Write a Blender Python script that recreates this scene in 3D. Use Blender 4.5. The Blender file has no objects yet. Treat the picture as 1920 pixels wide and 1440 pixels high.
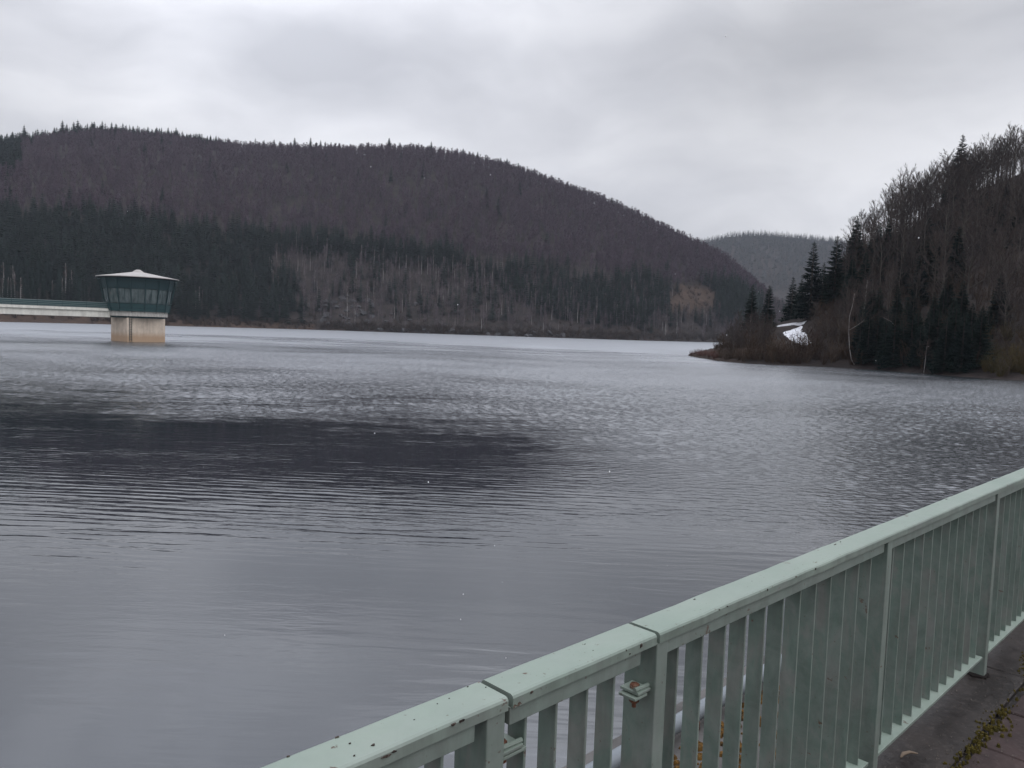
import bpy, bmesh, math, random
import numpy as np
from mathutils import Matrix, Vector

# ------------------------------------------------------------------ camera, world, sun, exposure
C = bpy.context.scene.collection
S = bpy.context.scene
PITCH, ROLL, FPX = 0.0696, 0.0338, 1440.0
CAM_Z = 1.91                     # eye height above the dam walkway (z = 0)
WATER_Z = CAM_Z - 4.58
cr, sr, cp, sp = math.cos(ROLL), math.sin(ROLL), math.cos(PITCH), math.sin(PITCH)
BAS = np.array([[1, 0, 0], [0, -sp, cp], [0, -cp, -sp]]) @ np.array([[cr, sr, 0], [-sr, cr, 0], [0, 0, 1]])
cam_d = bpy.data.cameras.new('camera')
cam_d.sensor_width = 36.0
cam_d.lens = 36.0 * FPX / 1920.0
cam_d.clip_start = 0.05
cam_d.clip_end = 12000
cam = bpy.data.objects.new('camera', cam_d)
C.objects.link(cam)
M4 = Matrix.Identity(4)
for i in range(3):
    M4[i][0] = BAS[i, 0]
    M4[i][1] = -BAS[i, 1]
    M4[i][2] = -BAS[i, 2]
M4[2][3] = CAM_Z
cam.matrix_world = M4
S.camera = cam

SUN_AZ, SUN_EL = math.radians(150), math.radians(48)      # azimuth from +Y towards +X
sun_dir = Vector((math.sin(SUN_AZ) * math.cos(SUN_EL), math.cos(SUN_AZ) * math.cos(SUN_EL), math.sin(SUN_EL)))


def nn(nt, typ, **kw):
    n = nt.nodes.new(typ)
    for k, v in kw.items():
        if k in n.inputs:
            n.inputs[k].default_value = v
        else:
            setattr(n, k, v)
    return n


def mth(nt, op, a, b=None, clamp=False):
    n = nt.nodes.new('ShaderNodeMath')
    n.operation = op
    n.use_clamp = clamp
    for i, v in enumerate((a, b)):
        if v is None:
            continue
        if hasattr(v, 'is_output'):
            nt.links.new(v, n.inputs[i])
        else:
            n.inputs[i].default_value = v
    return n.outputs[0]


def ramp(nt, fac, stops, interp='LINEAR'):
    n = nt.nodes.new('ShaderNodeValToRGB')
    n.color_ramp.interpolation = interp
    while len(n.color_ramp.elements) < len(stops):
        n.color_ramp.elements.new(0.5)
    for e, (p, c) in zip(n.color_ramp.elements, stops):
        e.position = p
        e.color = (c, c, c, 1) if isinstance(c, (int, float)) else (*c, 1)
    nt.links.new(fac, n.inputs[0])
    return n.outputs[0]


def mixc(nt, fac, a, b, blend='MIX'):
    n = nt.nodes.new('ShaderNodeMix')
    n.data_type = 'RGBA'
    n.blend_type = blend
    for sock, v in ((n.inputs[0], fac), (n.inputs[6], a), (n.inputs[7], b)):
        if hasattr(v, 'is_output'):
            nt.links.new(v, sock)
        else:
            sock.default_value = v if isinstance(v, (int, float)) else (*v, 1)
    return n.outputs[2]


def noise(nt, vec, scale, detail=3, rough=0.5, dist=0.0):
    n = nt.nodes.new('ShaderNodeTexNoise')
    n.inputs['Scale'].default_value = scale
    n.inputs['Detail'].default_value = detail
    n.inputs['Roughness'].default_value = rough
    n.inputs['Distortion'].default_value = dist
    nt.links.new(vec, n.inputs['Vector'])
    return n.outputs[0]


def mapping(nt, vec, scale=(1, 1, 1), rot=(0, 0, 0), loc=(0, 0, 0)):
    n = nt.nodes.new('ShaderNodeMapping')
    n.inputs['Scale'].default_value = scale
    n.inputs['Rotation'].default_value = rot
    n.inputs['Location'].default_value = loc
    nt.links.new(vec, n.inputs['Vector'])
    return n.outputs[0]


W = bpy.data.worlds.new('World')
S.world = W
W.use_nodes = True
nt = W.node_tree
nt.nodes.clear()
out = nt.nodes.new('ShaderNodeOutputWorld')
sky = nt.nodes.new('ShaderNodeTexSky')
sky.sky_type = 'NISHITA'
sky.sun_disc = False
sky.sun_elevation = SUN_EL
sky.sun_rotation = SUN_AZ
bg1 = nt.nodes.new('ShaderNodeBackground')
bg1.inputs[1].default_value = 0.10
nt.links.new(sky.outputs[0], bg1.inputs[0])
tc = nt.nodes.new('ShaderNodeTexCoord')
gen = tc.outputs['Generated']
sep = nt.nodes.new('ShaderNodeSeparateXYZ')
nt.links.new(gen, sep.inputs[0])
zz = mth(nt, 'MAXIMUM', sep.outputs[2], 0.0)


def lobe(direction, power, gain):
    v = nt.nodes.new('ShaderNodeVectorMath')
    v.operation = 'DOT_PRODUCT'
    nt.links.new(gen, v.inputs[0])
    v.inputs[1].default_value = Vector(direction).normalized()
    return mth(nt, 'MULTIPLY', mth(nt, 'POWER', mth(nt, 'MAXIMUM', v.outputs['Value'], 0.0), power), gain)


warp = nt.nodes.new('ShaderNodeVectorMath')
warp.operation = 'ADD'
nt.links.new(gen, warp.inputs[0])
nz_ = nt.nodes.new('ShaderNodeTexNoise')
nz_.inputs['Scale'].default_value = 3.0
nz_.inputs['Detail'].default_value = 3.0
nt.links.new(gen, nz_.inputs['Vector'])
ws = nt.nodes.new('ShaderNodeVectorMath')
ws.operation = 'SCALE'
nt.links.new(nz_.outputs['Color'], ws.inputs[0])
ws.inputs['Scale'].default_value = 0.16
nt.links.new(ws.outputs[0], warp.inputs[1])
wg = warp.outputs[0]
n1 = noise(nt, mapping(nt, wg, (1.7, 1.7, 5.2), (0, 0.28, 0), (2.2, 0.4, 0.9)), 1.0, 3, 0.45)
n2 = noise(nt, mapping(nt, wg, (4.0, 4.0, 11.0), (0, 0.22, 0), (0.3, 1.1, 4.0)), 1.0, 6, 0.55)
cl = mth(nt, 'ADD', mth(nt, 'MULTIPLY', n1, 0.70), mth(nt, 'MULTIPLY', n2, 0.30))
cloud = ramp(nt, cl, [(0.36, (0.4171, 0.4200, 0.4460)), (0.50, (0.5879, 0.5870, 0.6120)), (0.62, (0.7537, 0.7480, 0.7640))])
gl = mth(nt, 'ADD', lobe((-0.29, 0.85, 0.42), 34.0, 0.36), 0.94)              # where the cloud is thinnest
gl = mth(nt, 'SUBTRACT', gl, lobe((0.37, 0.86, 0.37), 34.0, 0.44))
gl = mth(nt, 'ADD', gl, lobe((0.44, 0.87, 0.21), 70.0, 0.16))
gl = mth(nt, 'SUBTRACT', gl, lobe((-0.46, 0.86, 0.22), 36.0, 0.18))
gl = mth(nt, 'ADD', gl, lobe((-0.40, 0.83, 0.42), 60.0, 0.26))            # bright patch of sky added for the near water to mirror
ov = nt.nodes.new('ShaderNodeMapRange')                                        # overcast skies are much brighter overhead
ov.interpolation_type = 'SMOOTHSTEP'
nt.links.new(zz, ov.inputs[0])
for k_, v_ in ((1, 0.32), (2, 0.74), (3, 0.0), (4, 1.4)):
    ov.inputs[k_].default_value = v_
mott = ramp(nt, noise(nt, mapping(nt, wg, (3.0, 3.0, 6.5), (0, 0.2, 0), (5.1, 2.2, 0.4)), 1.0, 4, 0.5), [(0.36, 0.45), (0.62, 1.5)])
gl = mth(nt, 'ADD', gl, mth(nt, 'MULTIPLY', ov.outputs[0], mott))
back = nt.nodes.new('ShaderNodeMapRange')
back.interpolation_type = 'SMOOTHSTEP'
nt.links.new(sep.outputs[1], back.inputs[0])
for k_, v_ in ((1, -0.75), (2, 0.45), (3, 0.90), (4, 1.0)):
    back.inputs[k_].default_value = v_
gl = mth(nt, 'MULTIPLY', gl, back.outputs[0])                                  # the sky away from the sun is duller
cloud = mixc(nt, mth(nt, 'MULTIPLY', zz, 0.9, True), cloud, mixc(nt, 1.0, cloud, (0.93, 0.98, 1.07), 'MULTIPLY'))
vm = nt.nodes.new('ShaderNodeVectorMath')
vm.operation = 'SCALE'
nt.links.new(cloud, vm.inputs[0])
nt.links.new(gl, vm.inputs['Scale'])
bg2 = nt.nodes.new('ShaderNodeBackground')
nt.links.new(vm.outputs[0], bg2.inputs[0])
bg2.inputs[1].default_value = 1.33
mx = nt.nodes.new('ShaderNodeMixShader')
mx.inputs[0].default_value = 0.96
nt.links.new(bg1.outputs[0], mx.inputs[1])
nt.links.new(bg2.outputs[0], mx.inputs[2])
nt.links.new(mx.outputs[0], out.inputs[0])

sd = bpy.data.lights.new('sun', 'SUN')
sd.energy = 0.5
sd.angle = math.radians(40)
sd.color = (1.0, 0.96, 0.9)
sun = bpy.data.objects.new('sun', sd)
C.objects.link(sun)
sun.rotation_euler = sun_dir.to_track_quat('Z', 'Y').to_euler()
S.view_settings.view_transform = 'Standard'
S.view_settings.look = 'None'
S.view_settings.exposure = 0.0
S.view_settings.gamma = 1.0

R = random.Random(7)
NR = np.random.default_rng(11)


# ------------------------------------------------------------------ helpers
def pix(X, Y):
    """photograph pixel -> (sideways per forward metre, rise per forward metre)"""
    v = BAS @ np.array([X - 960.0, Y - 720.0, FPX])
    return v[0] / v[1], v[2] / v[1]


def to_pix(P):
    P = np.asarray(P, float) - np.array([0, 0, CAM_Z])
    c = P @ BAS
    return 960 + FPX * c[..., 0] / c[..., 2], 720 + FPX * c[..., 1] / c[..., 2]


class MB:
    """collects vertices and faces of one mesh"""

    def __init__(s):
        s.v, s.f, s.t = [], [], []

    def add(s, vs, fs, tint=0.5):
        o = len(s.v)
        s.v.extend(vs)
        s.f.extend([tuple(i + o for i in f) for f in fs])
        s.t.extend([tint] * len(vs))

    def box(s, x0, x1, y0, y1, z0, z1):
        s.add([(x0, y0, z0), (x1, y0, z0), (x1, y1, z0), (x0, y1, z0), (x0, y0, z1), (x1, y0, z1), (x1, y1, z1), (x0, y1, z1)],
              [(0, 3, 2, 1), (4, 5, 6, 7), (0, 1, 5, 4), (1, 2, 6, 5), (2, 3, 7, 6), (3, 0, 4, 7)])

    def tube(s, pts, rad, n=6, cap=True):
        pts = [np.asarray(p, float) for p in pts]
        vs, fs = [], []
        for i, p in enumerate(pts):
            d = pts[min(i + 1, len(pts) - 1)] - pts[max(i - 1, 0)]
            d = d / (np.linalg.norm(d) + 1e-9)
            a = np.cross(d, [0, 0, 1] if abs(d[2]) < 0.9 else [1, 0, 0])
            a /= np.linalg.norm(a)
            b = np.cross(d, a)
            r = rad[i] if hasattr(rad, '__len__') else rad
            for k in range(n):
                th = 2 * math.pi * k / n
                vs.append(tuple(p + r * (math.cos(th) * a + math.sin(th) * b)))
        for i in range(len(pts) - 1):
            for k in range(n):
                fs.append((i * n + k, i * n + (k + 1) % n, (i + 1) * n + (k + 1) % n, (i + 1) * n + k))
        if cap:
            fs.append(tuple(range(n))[::-1])
            fs.append(tuple((len(pts) - 1) * n + k for k in range(n)))
        s.add(vs, fs)

    def ring(s, prof, n, a0=0.0, closed_ends=True):
        """prof: list of (r, z); revolve into an n-gon solid"""
        vs, fs = [], []
        for r, z in prof:
            for k in range(n):
                th = a0 + 2 * math.pi * k / n
                vs.append((r * math.cos(th), r * math.sin(th), z))
        for i in range(len(prof) - 1):
            for k in range(n):
                fs.append((i * n + k, i * n + (k + 1) % n, (i + 1) * n + (k + 1) % n, (i + 1) * n + k))
        if closed_ends:
            fs.append(tuple(range(n))[::-1])
            fs.append(tuple((len(prof) - 1) * n + k for k in range(n)))
        s.add(vs, fs)

    def blade(s, a, b, w, up=None):
        """long thin triangle from a to b"""
        a, b = np.asarray(a, float), np.asarray(b, float)
        d = b - a
        p = np.cross(d, up if up is not None else [R.uniform(-1, 1), R.uniform(-1, 1), R.uniform(-1, 1)])
        L = np.linalg.norm(p) + 1e-9
        p = p / L * w * 0.5
        s.add([tuple(a - p), tuple(a + p), tuple(b)], [(0, 1, 2)])

    def arrays(s):
        return np.array(s.v, np.float32), s.f

    def mesh(s, name, mat, smooth=False, bevel=0.0, seg=2):
        me = bpy.data.meshes.new(name)
        me.from_pydata(s.v, [], s.f)
        if bevel > 0:
            bm = bmesh.new()
            bm.from_mesh(me)
            bmesh.ops.bevel(bm, geom=list(bm.edges), offset=bevel, segments=seg, affect='EDGES', profile=0.5)
            bm.to_mesh(me)
            bm.free()
        me.update()
        me.materials.append(mat)
        if smooth:
            me.polygons.foreach_set('use_smooth', [True] * len(me.polygons))
        return me

    def build(s, name, mat, parent=None, smooth=False, bevel=0.0, seg=2, loc=None):
        o = bpy.data.objects.new(name, s.mesh(name, mat, smooth, bevel, seg))
        C.objects.link(o)
        if parent:
            o.parent = parent
        if loc is not None:
            o.location = loc
        return o


def tag(o, label=None, cat=None, group=None, kind=None):
    for k, v in (('label', label), ('category', cat), ('group', group), ('kind', kind)):
        if v:
            o[k] = v
    return o


def empty(name, loc=(0, 0, 0), rz=0.0):
    o = bpy.data.objects.new(name, None)
    o.location = loc
    o.rotation_euler = (0, 0, rz)
    o.empty_display_size = 0.3
    C.objects.link(o)
    return o


def copy_tree(o, parent=None):
    c = o.copy()
    C.objects.link(c)
    if parent:
        c.parent = parent
    for ch in list(o.children):
        copy_tree(ch, c)
    return c


def mesh_np(name, verts, tris, mat, tint=None, smooth=False):
    me = bpy.data.meshes.new(name)
    nv, nf = len(verts), len(tris)
    me.vertices.add(nv)
    me.vertices.foreach_set('co', np.ascontiguousarray(verts, np.float32).ravel())
    me.loops.add(nf * 3)
    me.loops.foreach_set('vertex_index', np.ascontiguousarray(tris, np.int32).ravel())
    me.polygons.add(nf)
    me.polygons.foreach_set('loop_start', np.arange(0, nf * 3, 3, dtype=np.int32))
    if smooth:
        me.polygons.foreach_set('use_smooth', np.ones(nf, bool))
    if tint is not None:
        a = me.attributes.new('tint', 'FLOAT', 'POINT')
        a.data.foreach_set('value', np.ascontiguousarray(tint, np.float32))
    me.update(calc_edges=True)
    me.materials.append(mat)
    o = bpy.data.objects.new(name, me)
    C.objects.link(o)
    return o


def tri_arrays(mb):
    v = np.array(mb.v, np.float32)
    t = []
    for f in mb.f:
        for i in range(1, len(f) - 1):
            t.append((f[0], f[i], f[i + 1]))
    return v, np.array(t, np.int32)


def scatter_mesh(name, protos, pos, scl, mat, parent=None):
    """many trees of a mass as one mesh (protos: list of (verts, tris))"""
    V, T, TI, o = [], [], [], 0
    for i, (p, s) in enumerate(zip(pos, scl)):
        v, t = protos[i % len(protos)]
        th = NR.uniform(0, 6.283)
        c, sn = math.cos(th), math.sin(th)
        rot = np.array([[c, -sn, 0], [sn, c, 0], [0, 0, 1]], np.float32)
        V.append((v * np.asarray(s, np.float32)) @ rot.T + np.asarray(p, np.float32))
        T.append(t + o)
        TI.append(np.full(len(v), NR.uniform(0, 1), np.float32))
        o += len(v)
    ob = mesh_np(name, np.concatenate(V), np.concatenate(T), mat, np.concatenate(TI))
    if parent:
        ob.parent = parent
    return ob


# ------------------------------------------------------------------ materials
MATS = {}


def pmat(name, col, rough=0.7, spec=0.3):
    m = bpy.data.materials.new(name)
    m.use_nodes = True
    b = m.node_tree.nodes['Principled BSDF']
    b.inputs['Base Color'].default_value = (*col, 1)
    b.inputs['Roughness'].default_value = rough
    b.inputs['Specular IOR Level'].default_value = spec
    MATS[name] = m
    return m, m.node_tree, b


def coords(nt, which='Object'):
    return nt.nodes.new('ShaderNodeTexCoord').outputs[which]


def bump(nt, b, h, strength, dist):
    n = nt.nodes.new('ShaderNodeBump')
    n.inputs['Strength'].default_value = strength
    n.inputs['Distance'].default_value = dist
    nt.links.new(h, n.inputs['Height'])
    nt.links.new(n.outputs[0], b.inputs['Normal'])


def plant_mat(name, c0, c1, attr=False, rough=0.9):
    m, t, b = pmat(name, c0, rough, 0.1)
    if attr:
        a = t.nodes.new('ShaderNodeAttribute')
        a.attribute_name = 'tint'
        f = a.outputs['Fac']
    else:
        f = t.nodes.new('ShaderNodeObjectInfo').outputs['Random']
    n = noise(t, coords(t), 0.6, 3)
    f2 = mth(t, 'ADD', mth(t, 'MULTIPLY', f, 0.7), mth(t, 'MULTIPLY', mth(t, 'SUBTRACT', n, 0.35), 0.9), True)
    t.links.new(mixc(t, f2, c0, c1), b.inputs['Base Color'])
    return m


twig_far = plant_mat('beech_twigs_far', (0.0550, 0.0367, 0.0504), (0.0957, 0.0680, 0.0862), True)
spruce_far = plant_mat('spruce_needles_far', (0.0014, 0.0049, 0.0042), (0.0091, 0.0175, 0.0126), True)
spruce_far_o = plant_mat('spruce_needles_ridge', (0.0032, 0.0088, 0.0080), (0.0088, 0.0176, 0.0144))
twig_near = plant_mat('tree_twigs', (0.0315, 0.0255, 0.0255), (0.0675, 0.0525, 0.0465))
twig_stuff = plant_mat('undergrowth_twigs', (0.0304, 0.0225, 0.0196), (0.0736, 0.0525, 0.0392), True)
shrub_mat = plant_mat('shrub_twigs', (0.036, 0.023, 0.018), (0.065, 0.044, 0.029))
redshrub_mat = plant_mat('red_shrub_twigs', (0.102, 0.051, 0.045), (0.120, 0.066, 0.054))
olive_mat = plant_mat('olive_shrub_twigs', (0.047, 0.041, 0.019), (0.083, 0.055, 0.022))
bark_near = plant_mat('tree_bark', (0.0421, 0.0362, 0.0319), (0.0943, 0.0827, 0.0739))
spruce_near = plant_mat('spruce_needles', (0.0055, 0.0143, 0.0132), (0.0165, 0.0297, 0.0220))
birch_twig = plant_mat('birch_twigs', (0.055, 0.039, 0.036), (0.078, 0.058, 0.052))


def make_birch_bark():
    m, t, b = pmat('birch_bark', (0.45, 0.42, 0.4), 0.7, 0.2)
    v = mapping(t, coords(t), (2, 2, 1.2))
    n = noise(t, v, 1.6, 4, 0.6)
    t.links.new(ramp(t, n, [(0.36, (0.062, 0.056, 0.053)), (0.5, (0.223, 0.205, 0.198)), (0.7, (0.310, 0.291, 0.285))]), b.inputs['Base Color'])
    return m


birch_bark = make_birch_bark()


def make_paint(name, wide_shade, edge, chip_at):
    """mint green paint on steel, dirtied, with shade on the wide faces, chipped to rust in places"""
    m, t, b = pmat(name, (0.47, 0.60, 0.53), 0.42, 0.45)
    co = coords(t)
    oi = t.nodes.new('ShaderNodeObjectInfo')
    off = t.nodes.new('ShaderNodeVectorMath')
    off.operation = 'SCALE'
    off.inputs[0].default_value = (7.3, 3.1, 1.7)
    t.links.new(oi.outputs['Random'], off.inputs['Scale'])
    va = t.nodes.new('ShaderNodeVectorMath')
    va.operation = 'ADD'
    t.links.new(co, va.inputs[0])
    t.links.new(off.outputs[0], va.inputs[1])
    co = va.outputs[0]
    big = noise(t, co, 3.0, 5, 0.6)
    streak = noise(t, mapping(t, co, (7, 7, 1.1)), 1.6, 6, 0.7, 0.8)
    base = mixc(t, ramp(t, big, [(0.35, 0.0), (0.7, 1.0)]), (0.1915, 0.2421, 0.1990), (0.2262, 0.2704, 0.2258))
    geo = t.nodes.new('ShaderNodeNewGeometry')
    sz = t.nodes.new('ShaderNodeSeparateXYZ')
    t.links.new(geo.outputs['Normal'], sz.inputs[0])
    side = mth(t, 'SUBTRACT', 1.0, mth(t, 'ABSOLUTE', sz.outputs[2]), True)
    dirt = ramp(t, streak, [(0.36, 0.0), (0.66, 0.85)])
    dirt = mth(t, 'MULTIPLY', dirt, mth(t, 'ADD', mth(t, 'MULTIPLY', side, 0.55), 0.12))
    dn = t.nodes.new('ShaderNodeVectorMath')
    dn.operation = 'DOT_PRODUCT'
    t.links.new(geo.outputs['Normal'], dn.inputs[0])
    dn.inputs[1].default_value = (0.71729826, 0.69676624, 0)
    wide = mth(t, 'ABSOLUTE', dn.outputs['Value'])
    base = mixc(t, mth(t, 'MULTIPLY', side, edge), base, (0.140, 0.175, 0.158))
    grime_shade = ramp(t, noise(t, mapping(t, co, (5, 5, 2.2), (0.4, 0, 0), (3, 1, 2)), 1.6, 6, 0.68, 0.9), [(0.36, (0.1684, 0.1739, 0.1568)), (0.5, (0.1147, 0.1620, 0.1344)), (0.66, (0.0817, 0.1199, 0.0997))])
    base = mixc(t, mth(t, 'MULTIPLY', wide, wide_shade), base, grime_shade)  # wide faces darker: shade between the bars mixed in with blotchy grime
    col = mixc(t, dirt, base, (0.091, 0.098, 0.087))
    chalk = ramp(t, noise(t, mapping(t, co, (3, 3, 2), (0, 0, 0), (5, 2, 8)), 2.2, 5, 0.6, 0.8), [(0.58, 0.0), (0.68, 0.5)])
    col = mixc(t, mth(t, 'MULTIPLY', chalk, side), col, (0.165, 0.176, 0.165))
    ch = noise(t, co, 16.0, 5, 0.62, 0.3)
    chip = ramp(t, ch, [(chip_at, 0.0), (chip_at + 0.014, 1.0)], 'LINEAR')
    rust = mixc(t, noise(t, co, 60, 3), (0.035, 0.025, 0.02), (0.13, 0.075, 0.045))
    col = mixc(t, chip, col, rust)
    wear = ramp(t, noise(t, mapping(t, co, (2.2, 5, 5), (0, 0, 0), (9, 4, 1)), 2.0, 6, 0.7, 0.6), [(0.40, 0.0), (0.68, 0.55)])
    col = mixc(t, wear, col, mixc(t, 0.5, col, (0.25, 0.27, 0.25)))
    sp_ = noise(t, co, 75.0, 2, 0.5)
    col = mixc(t, ramp(t, sp_, [(0.705, 0.0), (0.735, 0.8)]), col, (0.10, 0.09, 0.07))
    t.links.new(col, b.inputs['Base Color'])
    t.links.new(mth(t, 'ADD', mth(t, 'MULTIPLY', big, 0.25), 0.38), b.inputs['Roughness'])
    h = mth(t, 'SUBTRACT', mth(t, 'MULTIPLY', noise(t, co, 22, 4), 0.35), mth(t, 'MULTIPLY', chip, 0.8))
    bump(t, b, h, 0.35, 0.004)
    return m


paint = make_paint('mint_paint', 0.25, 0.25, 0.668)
old_shaded_paint = make_paint('weathered_shaded_paint', 0.92, 0.5, 0.69)
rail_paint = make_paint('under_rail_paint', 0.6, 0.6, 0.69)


def make_rust():
    m, t, b = pmat('rusty_steel', (0.1, 0.05, 0.03), 0.8, 0.2)
    n = noise(t, coords(t), 45, 5, 0.6)
    t.links.new(ramp(t, n, [(0.35, (0.05, 0.022, 0.016)), (0.55, (0.14, 0.06, 0.035)), (0.7, (0.26, 0.2, 0.16))]), b.inputs['Base Color'])
    bump(t, b, n, 0.5, 0.003)
    return m


rust = make_rust()


def make_concrete(name, c0, c1, sc=1.0, stain=None, bs=0.3):
    m, t, b = pmat(name, c0, 0.85, 0.2)
    co = coords(t)
    n = noise(t, co, 1.2 * sc, 6, 0.62)
    n2 = noise(t, mapping(t, co, (3, 3, 0.35)), 0.9 * sc, 5, 0.6, 0.4)
    f = mth(t, 'ADD', mth(t, 'MULTIPLY', n, 0.5), mth(t, 'MULTIPLY', n2, 0.5))
    col = ramp(t, f, [(0.36, c1), (0.56, c0), (0.7, tuple(min(1, x * 1.12) for x in c0))])
    if stain:
        z0, z1, sc_col = stain
        s = t.nodes.new('ShaderNodeSeparateXYZ')
        t.links.new(co, s.inputs[0])
        zz_ = mth(t, 'ADD', s.outputs[2], mth(t, 'MULTIPLY', mth(t, 'SUBTRACT', n2, 0.5), 0.6))
        k = mth(t, 'DIVIDE', mth(t, 'SUBTRACT', z1, zz_), z1 - z0, True)
        col = mixc(t, mth(t, 'MULTIPLY', k, 0.9), col, sc_col)
    t.links.new(col, b.inputs['Base Color'])
    bump(t, b, noise(t, co, 14 * sc, 5, 0.6), bs, 0.02 / sc)
    return m


pier_mat = make_concrete('pier_concrete', (0.5712, 0.4801, 0.3906), (0.4080, 0.3415, 0.2790), 0.8, (0.9, 2.0, (0.3774, 0.2574, 0.1674)))
slab_mat = make_concrete('slab_concrete', (0.442, 0.425, 0.391), (0.281, 0.268, 0.246), 1.2)
beam_mat = make_concrete('bridge_concrete', (0.6798, 0.6643, 0.6026), (0.5150, 0.4995, 0.4532), 0.6)
roof_mat = make_concrete('roof_sheet', (0.4044, 0.3827, 0.3627), (0.3214, 0.3062, 0.2931), 0.5)
teal_mat, _, tb = pmat('teal_steel', (0.0176, 0.0528, 0.0560), 0.5, 0.4)
teal_dark, _, _ = pmat('teal_steel_dark', (0.013, 0.036, 0.041), 0.5, 0.4)
grey_steel, _, _ = pmat('galvanised_rod', (0.1650, 0.1870, 0.1870), 0.5, 0.4)
soffit_mat, _, _ = pmat('roof_soffit', (0.05, 0.06, 0.07), 0.8, 0.2)


def make_glass():
    m, t, b = pmat('window_pane', (0.12, 0.15, 0.155), 0.12, 0.5)
    n = noise(t, mapping(t, coords(t), (1, 1, 0.3)), 1.6, 4, 0.6)
    t.links.new(ramp(t, n, [(0.35, (0.0325, 0.0488, 0.0520)), (0.65, (0.1040, 0.1300, 0.1300))]), b.inputs['Base Color'])
    return m


glass_mat = make_glass()


def make_terrain_mat():
    m, t, b = pmat('forest_floor', (0.06, 0.045, 0.035), 0.95, 0.1)
    co = coords(t)
    n = noise(t, co, 0.12, 6, 0.65)
    n2 = noise(t, co, 0.9, 5, 0.6)
    col = mixc(t, ramp(t, n, [(0.4, 0.0), (0.62, 1.0)]), (0.018, 0.015, 0.014), (0.038, 0.030, 0.027))
    a = t.nodes.new('ShaderNodeAttribute')
    a.attribute_name = 'grass'
    gcol = mixc(t, ramp(t, n2, [(0.35, 0.0), (0.65, 1.0)]), (0.056, 0.036, 0.027), (0.098, 0.062, 0.041))
    col = mixc(t, mth(t, 'MULTIPLY', mth(t, 'MULTIPLY', a.outputs['Fac'], mth(t, 'ADD', mth(t, 'MULTIPLY', n, 1.3), 0.05)), 1.0, True), col, gcol)
    t.links.new(col, b.inputs['Base Color'])
    bump(t, b, n2, 0.6, 0.4)
    return m


terrain_mat = make_terrain_mat()


def make_snow():
    m, t, b = pmat('old_snow', (0.562, 0.570, 0.600), 0.7, 0.2)
    n = noise(t, coords(t), 1.5, 5, 0.65)
    t.links.new(ramp(t, n, [(0.36, (0.078, 0.066, 0.055)), (0.40, (0.484, 0.484, 0.507)), (0.6, (0.663, 0.671, 0.702))]), b.inputs['Base Color'])
    bump(t, b, n, 0.5, 0.1)
    return m


snow_mat = make_snow()
rock_mat = make_concrete('rock', (0.0693, 0.0671, 0.0693), (0.0248, 0.0237, 0.0248), 1.5, None, 0.8)


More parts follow.
